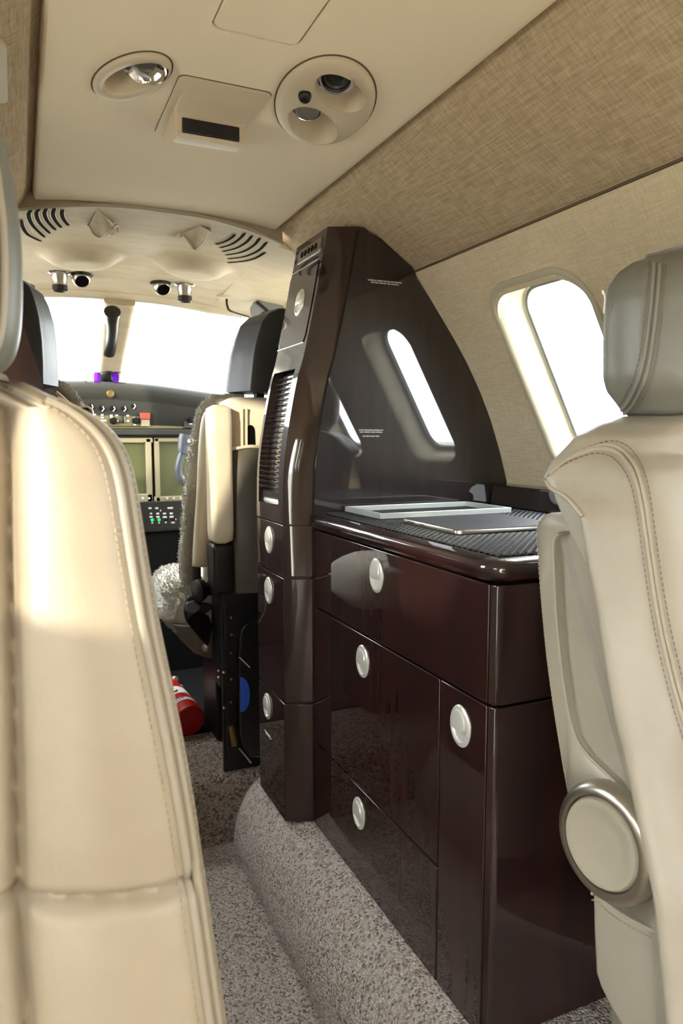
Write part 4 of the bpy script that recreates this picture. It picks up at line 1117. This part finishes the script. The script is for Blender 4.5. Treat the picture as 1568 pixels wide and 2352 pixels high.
# padded side box under the armrest
so = [at(u, v, 'x', XA+.004) for u, v in ((1360, 2052), (1362, 2140), (1367, 2235), (1378, 2268), (1400, 2312), (1440, 2380), (1640, 2500), (1640, 2230), (1525, 2152), (1450, 2112), (1395, 2076), (1372, 2052))]
sb_ = build('side_box', MB().prism(so, (.11, .03, 0)), 'leather_grey', rs, bevel=.006)
we = spline([p+Vector((-.0005, 0, 0)) for p in (so[7], so[8], so[9], so[10], so[11], so[0])], 5)
build('piping', MB().tube(we, .0018, 8), 'piping_leather', sb_)
build('stitching', stitches([p+Vector((-.0007, 0, -.007)) for p in we], .005, .0034, .0006), 'stitch', sb_)
cu_ = MB(); rings = []
for z, g in ((.30, .02), (.32, .005), (.37, 0), (.41, .004), (.425, .02), (.43, .06)):
    rings.append([Vector((.45+a, .20+b_, z)) for a, b_ in rrect(.20-g, .20-g, .05, 6)])
build('seat_cushion', cu_.loft(rings), 'leather_grey', rs, ang=60)
build('base', MB().box(.29, .62, .05, .40, .2075, .30), 'black_plastic', rs, bevel=.01)

# ================================================================== COCKPIT SEATS
def fuzz(mb, amp, seed=0, sc=60):
    from mathutils import noise as mn
    mb.v = [p+Vector(mn.noise_vector(p*sc+Vector((seed, 0, 0))))*amp for p in mb.v]; return mb
def wool(mb, parent, n, ln, seed):
    """short wool tufts standing on a fleece surface: uncountable, one mesh"""
    rnd = random.Random(seed); out = MB(); fs = [f for f in mb.f if len(f) == 4]
    for _ in range(n):
        f = rnd.choice(fs); a, b_, c, d = (mb.v[i] for i in f); s, t = rnd.random(), rnd.random()
        p = a.lerp(b_, s).lerp(d.lerp(c, s), t); nn = (b_-a).cross(d-a)
        if nn.length < 1e-12: continue
        nn.normalize(); q = Vector((rnd.uniform(-1, 1), rnd.uniform(-1, 1), rnd.uniform(-1, 1)))
        e1 = nn.cross(q).normalized(); e2 = nn.cross(e1); L = ln*rnd.uniform(.5, 1.2); r = ln*.28
        tip = p+(nn+q*.55).normalized()*L
        out.add([p+e1*r, p-e1*r*.5+e2*r*.87, p-e1*r*.5-e2*r*.87, tip], [(0, 1, 3), (1, 2, 3), (2, 0, 3)])
    o = build('wool_tufts', out, 'sheepskin', parent, ang=180); o['kind'] = 'stuff'; return o
def rbox_loft(x0, x1, y0, y1, z0, z1, r, rz, n=6, taper=0):
    rings = []
    K = 10
    for k in range(K+1):
        t = k/K; z = lerp(z0, z1, .5-.5*math.cos(math.pi*t)); dz = min(z-z0, z1-z); g = rz-math.sqrt(max(0, rz*rz-(rz-min(dz, rz))**2)) if dz < rz else 0
        tp_ = taper*(z-z0)/(z1-z0)
        rings.append([Vector(((x0+x1)/2+a, (y0+y1)/2+b_, z)) for a, b_ in rrect((x1-x0)/2-g-tp_, (y1-y0)/2-g, r, n)])
    return MB().loft(rings)
# copilot seat
cs_ = thing('pilot_seat', (.36, 1.72, .166), 'tan cockpit seat with black headrest and sheepskin cover, seen from behind', 'seat')
hb_ = [(527, 893), (530, 865), (537, 815), (548, 775), (560, 745), (580, 726), (604, 719)]
ht2 = sorted((p.z, p.x) for p in [at(u, v, 'y', 1.70) for u, v in hb_]); hcx_ = .372
rings = []
for k in range(31):
    z = lerp(ht2[0][0]-.012, ht2[-1][0]+.003, .5-.5*math.cos(math.pi*k/30)); x = linint(ht2, z); hw_ = hcx_-x
    e = math.sqrt(max(.02, 1-abs(2*k/30-1)**10)); hw_ *= (e if k < 3 else 1)
    y0, y1 = 1.635+.01*(1-e), 1.735-.02*(1-e)
    rings.append([Vector((hcx_+a*hw_, b_, z)) for a, b_ in ((-1, y1-.012), (-.97, y1-.03), (-.82, y0+.012), (-.74, y0), (-.3, y0-.006), (.3, y0-.006), (.74, y0), (.82, y0+.012), (.97, y1-.03), (1, y1-.012), (.9, y1), (0, y1+.006), (-.9, y1))])
build('headrest', MB().loft([spline(r, 4, True) for r in rings]), 'leather_dark', cs_, ang=60)
build('headrest_post', MB().box(.262, .285, 1.67, 1.69, 1.03, 1.11), 'black_plastic', cs_, bevel=.003)
bks = build('backrest', rbox_loft(.178, .56, 1.635, 1.79, .60, 1.062, .035, .03, taper=.0), 'leather_tan', cs_, ang=60)
for uu in (556, 566): 
    P = [at(uu, v, 'y', 1.63) for v in (938, 960, 990, 1030)]; build('back_trim_strip', MB().tube(P, .003, 6), 'leather_tan', bks)
arch = [at(565+11*math.cos(q), 985-14*math.sin(q), 'y', 1.634) for q in [math.pi*k/10 for k in range(11)]]; 
arch = [at(575+10*math.cos(q), 992-16*math.sin(q), 'y', 1.633) for q in [math.pi*k/10 for k in range(11)]]+[at(563, 1022, 'y', 1.633), at(586, 1022, 'y', 1.633)]
build('handle_slot', MB().prism(arch[:11]+[arch[11], arch[12]], (0, .004, 0)), 'slot_dark', bks)
# map pocket
rings = []
for z, bl in ((.944, .004), (.938, .010), (.90, .014), (.82, .022), (.74, .030), (.66, .030), (.60, .012), (.59, .0)):
    rings.append([Vector((x, y, z+.006*math.sin(x*60)*(z > .93))) for x, y in ((.186, 1.65), (.188, 1.634-bl*.3), (.20, 1.634-bl*.8), (.24, 1.634-bl), (.30, 1.634-bl*.7), (.36, 1.634-bl), (.50, 1.634-bl), (.545, 1.634-bl*.4), (.55, 1.65))])
build('map_pocket', MB().loft(rings), 'leather_pocket', cs_, ang=70)
build('pocket_hem', MB().tube([(x, 1.634-.011, .943+.003*math.sin(x*60)) for x in [.188+.36*k/30 for k in range(31)]], .004, 8), 'leather_tan', cs_)
# upright armrest pad at the aisle side
build('arm_pad', rbox_loft(.135, .187, 1.60, 1.665, .722, 1.040, .014, .014), 'leather_tan', cs_, ang=60)
build('arm_bracket', rbox_loft(.138, .19, 1.615, 1.68, .60, .722, .01, .008), 'black_plastic', cs_, ang=60)
# sheepskin down the front edge and over the top
P = spline([at(u, v, 'y', y) for u, v, y in ((560, 922, 1.72), (520, 922, 1.73), (485, 930, 1.74), (466, 955, 1.76), (455, 1010, 1.78), (443, 1080, 1.79), (436, 1150, 1.79), (430, 1230, 1.79), (427, 1300, 1.79), (436, 1350, 1.78), (452, 1385, 1.77))], 10)
skm = fuzz(MB().tube(P, [.016]*len(P), 24), .005, 3, 160); skin = build('sheepskin_back', skm, 'sheepskin', cs_, ang=180); wool(skm, skin, 5000, .007, 1)
rings = []
build('sheepskin_front', fuzz(rbox_loft(.155, .57, 1.775, 1.82, .60, 1.05, .02, .02), .004, 5, 70), 'sheepskin', cs_, ang=180)
# side cushion curve between the skin and the arm pad
Pc = spline([at(u, v, 'y', 1.70) for u, v in ((500, 945), (480, 965), (472, 1040), (468, 1130), (462, 1220), (458, 1300))], 6)
build('side_bolster', MB().tube(Pc, [.018]*len(Pc), 14), 'leather_tan', cs_, ang=180)
build('side_bolster', MB().tube(spline([at(u, v, 'y', 1.72) for u, v in ((462, 1150), (455, 1230), (450, 1310), (458, 1380))], 6), .012, 12), 'leather_dark', cs_, ang=180)
# seat pan: sheepskin cushion, tan base, belt and buckle
sk = MB(); rings = []
for k in range(15):
    t = k/14; z = lerp(.475, .612, .5-.5*math.cos(math.pi*t)); e = math.sqrt(max(.03, 1-abs(2*t-1)**3))
    rings.append([Vector((.335+a, 1.905+b_, z)) for a, b_ in rrect(.275*(.72+.28*e), .155*(.55+.45*e), .09, 8)])
skm = fuzz(fuzz(sk.loft(rings), .010, 1, 26), .004, 2, 110); wool(skm, build('sheepskin_cushion', skm, 'sheepskin', cs_, ang=180), 6000, .008, 2)
bs = MB(); rings = []
for z, g in ((.395, .085), (.41, .06), (.45, .025), (.485, .008), (.50, .0)):
    rings.append([Vector((.335+a, 1.89+b_, z)) for a, b_ in rrect(.262-g, .145-g*.5, .05, 6)])
build('seat_base', bs.loft(rings), 'leather_taupe', cs_, ang=50)
build('base_bolt', MB().lathe(at(472, 1487, 'y', 1.73), (-.3, -1, 0), [(.010, -.01), (.010, .006), (.006, .009)], 14), 'satin_nickel', cs_)
bl = [at(u, v, 'y', 1.715) for u, v in ((431, 1372), (442, 1368), (457, 1384), (488, 1389), (490, 1397), (470, 1412), (452, 1408), (428, 1428), (424, 1408))]
build('belt_buckle', MB().prism(bl, (0, .02, 0)), 'black_plastic', cs_, bevel=.004)
bl = [at(u, v, 'y', 1.705) for u, v in ((428, 1386), (446, 1380), (461, 1392), (459, 1402), (446, 1410), (429, 1406))]
build('buckle_cover', MB().prism(bl, (0, .014, 0)), 'yoke_grey', cs_, bevel=.004)
bl = [at(u, v, 'y', 1.72) for u, v in ((428, 1428), (452, 1408), (480, 1416), (488, 1440), (478, 1486), (462, 1470))]
build('belt_strap', MB().prism(bl, (0, .012, 0)), 'black_matte', cs_, bevel=.002)
bl = [at(u, v, 'y', 1.735) for u, v in ((456, 1388), (490, 1392), (490, 1408), (460, 1402))]; build('belt_tag', MB().prism(bl, (0, .008, 0)), 'ext_white', cs_, bevel=.002)
kp = at(462, 1355, 'y', 1.66)
rk = build('recline_knob', MB().lathe(kp, (-1, -.35, 0), [(.016, -.05), (.016, -.005), (.024, -.004), (.027, .004), (.026, .012), (.018, .016)], 24, 1.0), 'black_plastic', cs_)
build('recline_shaft', MB().tube([kp, kp+Vector((.09, .01, 0))], .016, 16), 'black_plastic', cs_)
build('base_frame', rbox_loft(.16, .50, 1.648, 1.74, .36, .60, .012, .01), 'black_plastic', cs_, ang=60)
build('base_leg', rbox_loft(.185, .225, 1.80, 1.95, .1665, .40, .008, .005), 'black_plastic', cs_); build('base_leg', rbox_loft(.43, .47, 1.80, 1.95, .1665, .40, .008, .005), 'black_plastic', cs_)
# pilot seat on the left
ps = thing('pilot_seat', (-.36, 1.74, .166), 'cockpit seat with dark headrest and sheepskin edge beyond the mahogany closet', 'seat')
hb2 = [(134, 880), (134, 840), (131, 790), (124, 740), (112, 700), (98, 672), (80, 660)]
ht3 = sorted((p.z, p.x) for p in [at(u, v, 'y', 1.72) for u, v in hb2]); hc2 = -.335; rings = []
for k in range(31):
    z = lerp(ht3[0][0]-.012, ht3[-1][0]+.003, .5-.5*math.cos(math.pi*k/30)); hw_ = linint(ht3, z)-hc2; e = math.sqrt(max(.02, 1-abs(2*k/30-1)**10)); hw_ *= (e if k < 3 else 1)
    y0, y1 = 1.655+.01*(1-e), 1.755-.02*(1-e)
    rings.append(spline([Vector((hc2+a*hw_, b_, z)) for a, b_ in ((-1, y1-.012), (-.97, y1-.03), (-.82, y0+.012), (-.74, y0), (-.3, y0-.006), (.3, y0-.006), (.74, y0), (.82, y0+.012), (.97, y1-.03), (1, y1-.012), (.9, y1), (0, y1+.006), (-.9, y1))], 4, True))
build('headrest', MB().loft(rings), 'leather_dark', ps, ang=60)
build('headrest_post', MB().box(-.29, -.27, 1.69, 1.71, 1.03, 1.11), 'black_plastic', ps, bevel=.003)
build('backrest', rbox_loft(-.54, -.178, 1.655, 1.79, .60, 1.062, .035, .03), 'leather_dark', ps, ang=60)
build('backrest_trim', MB().tube(spline([at(u, v, 'y', 1.70) for u, v in ((128, 900), (150, 920), (168, 945), (178, 985))], 6), .004, 8), 'leather_tan', ps)
Pq = spline([at(u, v, 'y', 1.78) for u, v in ((100, 884), (135, 893), (158, 912), (176, 940), (190, 975), (200, 1040), (204, 1200))], 8)
skm = fuzz(MB().tube(Pq, .016, 18), .005, 8, 90); wool(skm, build('sheepskin_back', skm, 'sheepskin', ps, ang=180), 3000, .007, 3)
Pq = [at(u, v, 'y', 1.60) for u, v in ((168, 938), (196, 934), (206, 938), (212, 950), (214, 1010), (170, 1010))]
pa = build('arm_pad', MB().prism(Pq, (0, .06, 0)), 'black_plastic', ps, bevel=.006); build('arm_trim', MB().tube(spline(Pq[:5], 4), .003, 6), 'satin_nickel', pa)
build('sheepskin_cushion', fuzz(fuzz(rbox_loft(-.545, -.10, 1.76, 2.06, .47, .61, .08, .06), .008, 6, 26), .004, 2, 110), 'sheepskin', ps, ang=180)
build('seat_base', rbox_loft(-.55, -.15, 1.78, 2.04, .166, .48, .05, .01), 'black_plastic', ps, ang=50)

# ================================================================== SMALL THINGS ON THE COCKPIT FLOOR
fe = thing('fire_extinguisher', at(437, 1690, 'z', .168), 'red fire extinguisher lying on the cockpit floor', 'fire extinguisher')
fc = at(437, 1655, 'z', .2110); fax = Vector((-.10, 1, .05)).normalized()
cy = build('cylinder', MB().lathe(fc, fax, [(.034, .004), (.0365, .0), (.0405, .001), (.0415, .006), (.0415, .215), (.038, .235), (.026, .250), (.014, .255)], 40), 'ext_red', fe, ang=50)
build('base_plate', MB().lathe(fc, fax, [(.0355, .003), (.0345, .0062), (.002, .0066)], 36), 'ext_red', cy)
for h0, h1, nm in ((.048, .066, 'label_band'), (.100, .150, 'label_band')): build(nm, MB().lathe(fc, fax, [(.0417, h0), (.0420, h0), (.0420, h1), (.0417, h1)], 40), 'ext_white', cy)
ex_ = fax.cross(Vector((0, 0, 1))).normalized(); upv = ex_.cross(fax).normalized()
nrm = (upv*.93-ex_*.36).normalized(); tang = nrm.cross(fax).normalized()
text_mesh('label_text', 'USAR', .014, fc+fax*.057+nrm*.0423, -tang, fax, 'blue_print', cy)
for sx in (-.009, .010):
    q = fc+fax*.112+nrm*.0421-tang*sx; build('label_mark', MB().prism([q-tang*a+fax*b_ for a, b_ in ((-.006, -.004), (.006, -.004), (.006, .004), (-.006, .004))], nrm*.0004), 'black_print', cy)
build('valve', MB().lathe(fc, fax, [(.013, .250), (.015, .262), (.015, .285), (.010, .295)], 20), 'chrome', fe)
vp_ = fc+fax*.285
lv = [vp_+upv*.012, vp_+upv*.024-fax*.02+ex_*.015, vp_+upv*.030-fax*.05+ex_*.026]
build('lever', MB().tube(lv, .007, 10), 'ext_red', fe); build('lever_tip', MB().tube([lv[-1], lv[-1]+(lv[-1]-lv[-2])*.35], .0078, 10), 'ext_white', fe)
lv = [vp_+ex_*.014, vp_+ex_*.026-fax*.03+upv*.004, vp_+ex_*.040-fax*.06+upv*.006]
build('carry_handle', MB().tube(lv, .006, 10), 'ext_red', fe); build('handle_tip', MB().tube([lv[-1], lv[-1]+(lv[-1]-lv[-2])*.35], .0068, 10), 'ext_white', fe)
# riveted equipment box beside the column, with pocket and blue cap
eb_ = thing('equipment_box', (.27, 1.66, .1665), 'black riveted metal box between the cockpit seat and column cabinet', 'equipment box')
build('body', MB().box(.158, .40, 1.625, 1.635, .1665, .60), 'black_plastic', eb_)
fx = at(519, 1500, 'y', 1.62).x
build('flange', MB().box(fx-.002, fx+.002, 1.612, 1.626, .20, .60), 'steel_dark', eb_)
build('foot_bar', MB().tube([at(530, 1668, 'y', 1.612), at(538, 1712, 'y', 1.612)], .007, 8), 'brass', eb_)
for u, v in ((530, 1419), (531, 1458), (530, 1500), (530, 1560), (530, 1613), (514, 1545), (502, 1541), (502, 1556), (514, 1626)):
    q = at(u, v, 'y', 1.6245); build('rivet', MB().lathe(q, (0, -1, 0), [(.0035, 0), (.0032, .0015), (.0018, .003)], 10), 'satin_nickel', eb_)
pk = [at(u, v, 'y', 1.60) for u, v in ((553, 1452), (560, 1438), (574, 1430), (600, 1428), (600, 1740), (578, 1740), (560, 1722), (551, 1690), (550, 1560), (549, 1500))]
pko = build('pocket', MB().prism(pk, (0, .022, 0)), 'black_plastic', eb_, bevel=.003)
for a, b_ in (((549, 1508), (574, 1532)), ((549, 1718), (576, 1752))):
    build('pocket_edge', MB().tube([at(*a, 'y', 1.598), at(*b_, 'y', 1.598)], .0028, 8), 'chrome', pko)
bc = thing('blue_lid', at(553, 1634, 'y', 1.594), 'blue round plastic lid tucked in the black pocket', 'lid')
bp = [at(553, 1556, 'y', 1.594)]+[at(553+21*math.sin(q)**.9, 1596-40*math.cos(q), 'y', 1.594) for q in [math.pi*k/14 for k in range(1, 14)]]+[at(553, 1636, 'y', 1.594)]
bdk = build('disc', MB().prism(bp, (0, .004, 0)), 'blue_plastic', bc)
for k in range(3): build('ridge', MB().tube([at(557+k*4.5, 1566+k*5, 'y', 1.5935), at(557+k*4.5, 1628-k*6, 'y', 1.5935)], .0008, 6), 'blue_plastic', bc)
fb = MB().box(-.56, .56, 1.875, 2.60, .1662, .1685); struct(build('floor', fb, 'black_matte', smooth=False), 'black floor sheet under the pedals')  # thin black sheet over the forward part of the cockpit floor
# nose bulkhead behind the pedals
bh = MB().box(-.62, .62, 2.60, 2.66, .1, 1.05); struct(build('wall_nose', bh, 'black_matte', smooth=False), 'black bulkhead under the instrument panel')
# small white panel on the left headliner
nl = Vector((.121, 0, -.239)).normalized(); p0l = Vector((-.30, 0, 1.363))
def on_left(u, v):
    d = DV+RV*((u-784)/F_PX)-UV*((v-1176)/F_PX); return CAM+d*((p0l-CAM).dot(nl)/d.dot(nl))
wp = [on_left(u, v) for u, v in ((-70, 80), (6, 95), (10, 97), (12, 105), (15, 222), (12, 229), (-70, 236))]
struct(build('trim_9', MB().prism([p+nl*.004 for p in wp], -nl*.008), 'reveal', bevel=.001), 'pale rectangular cover plate on the left headliner')
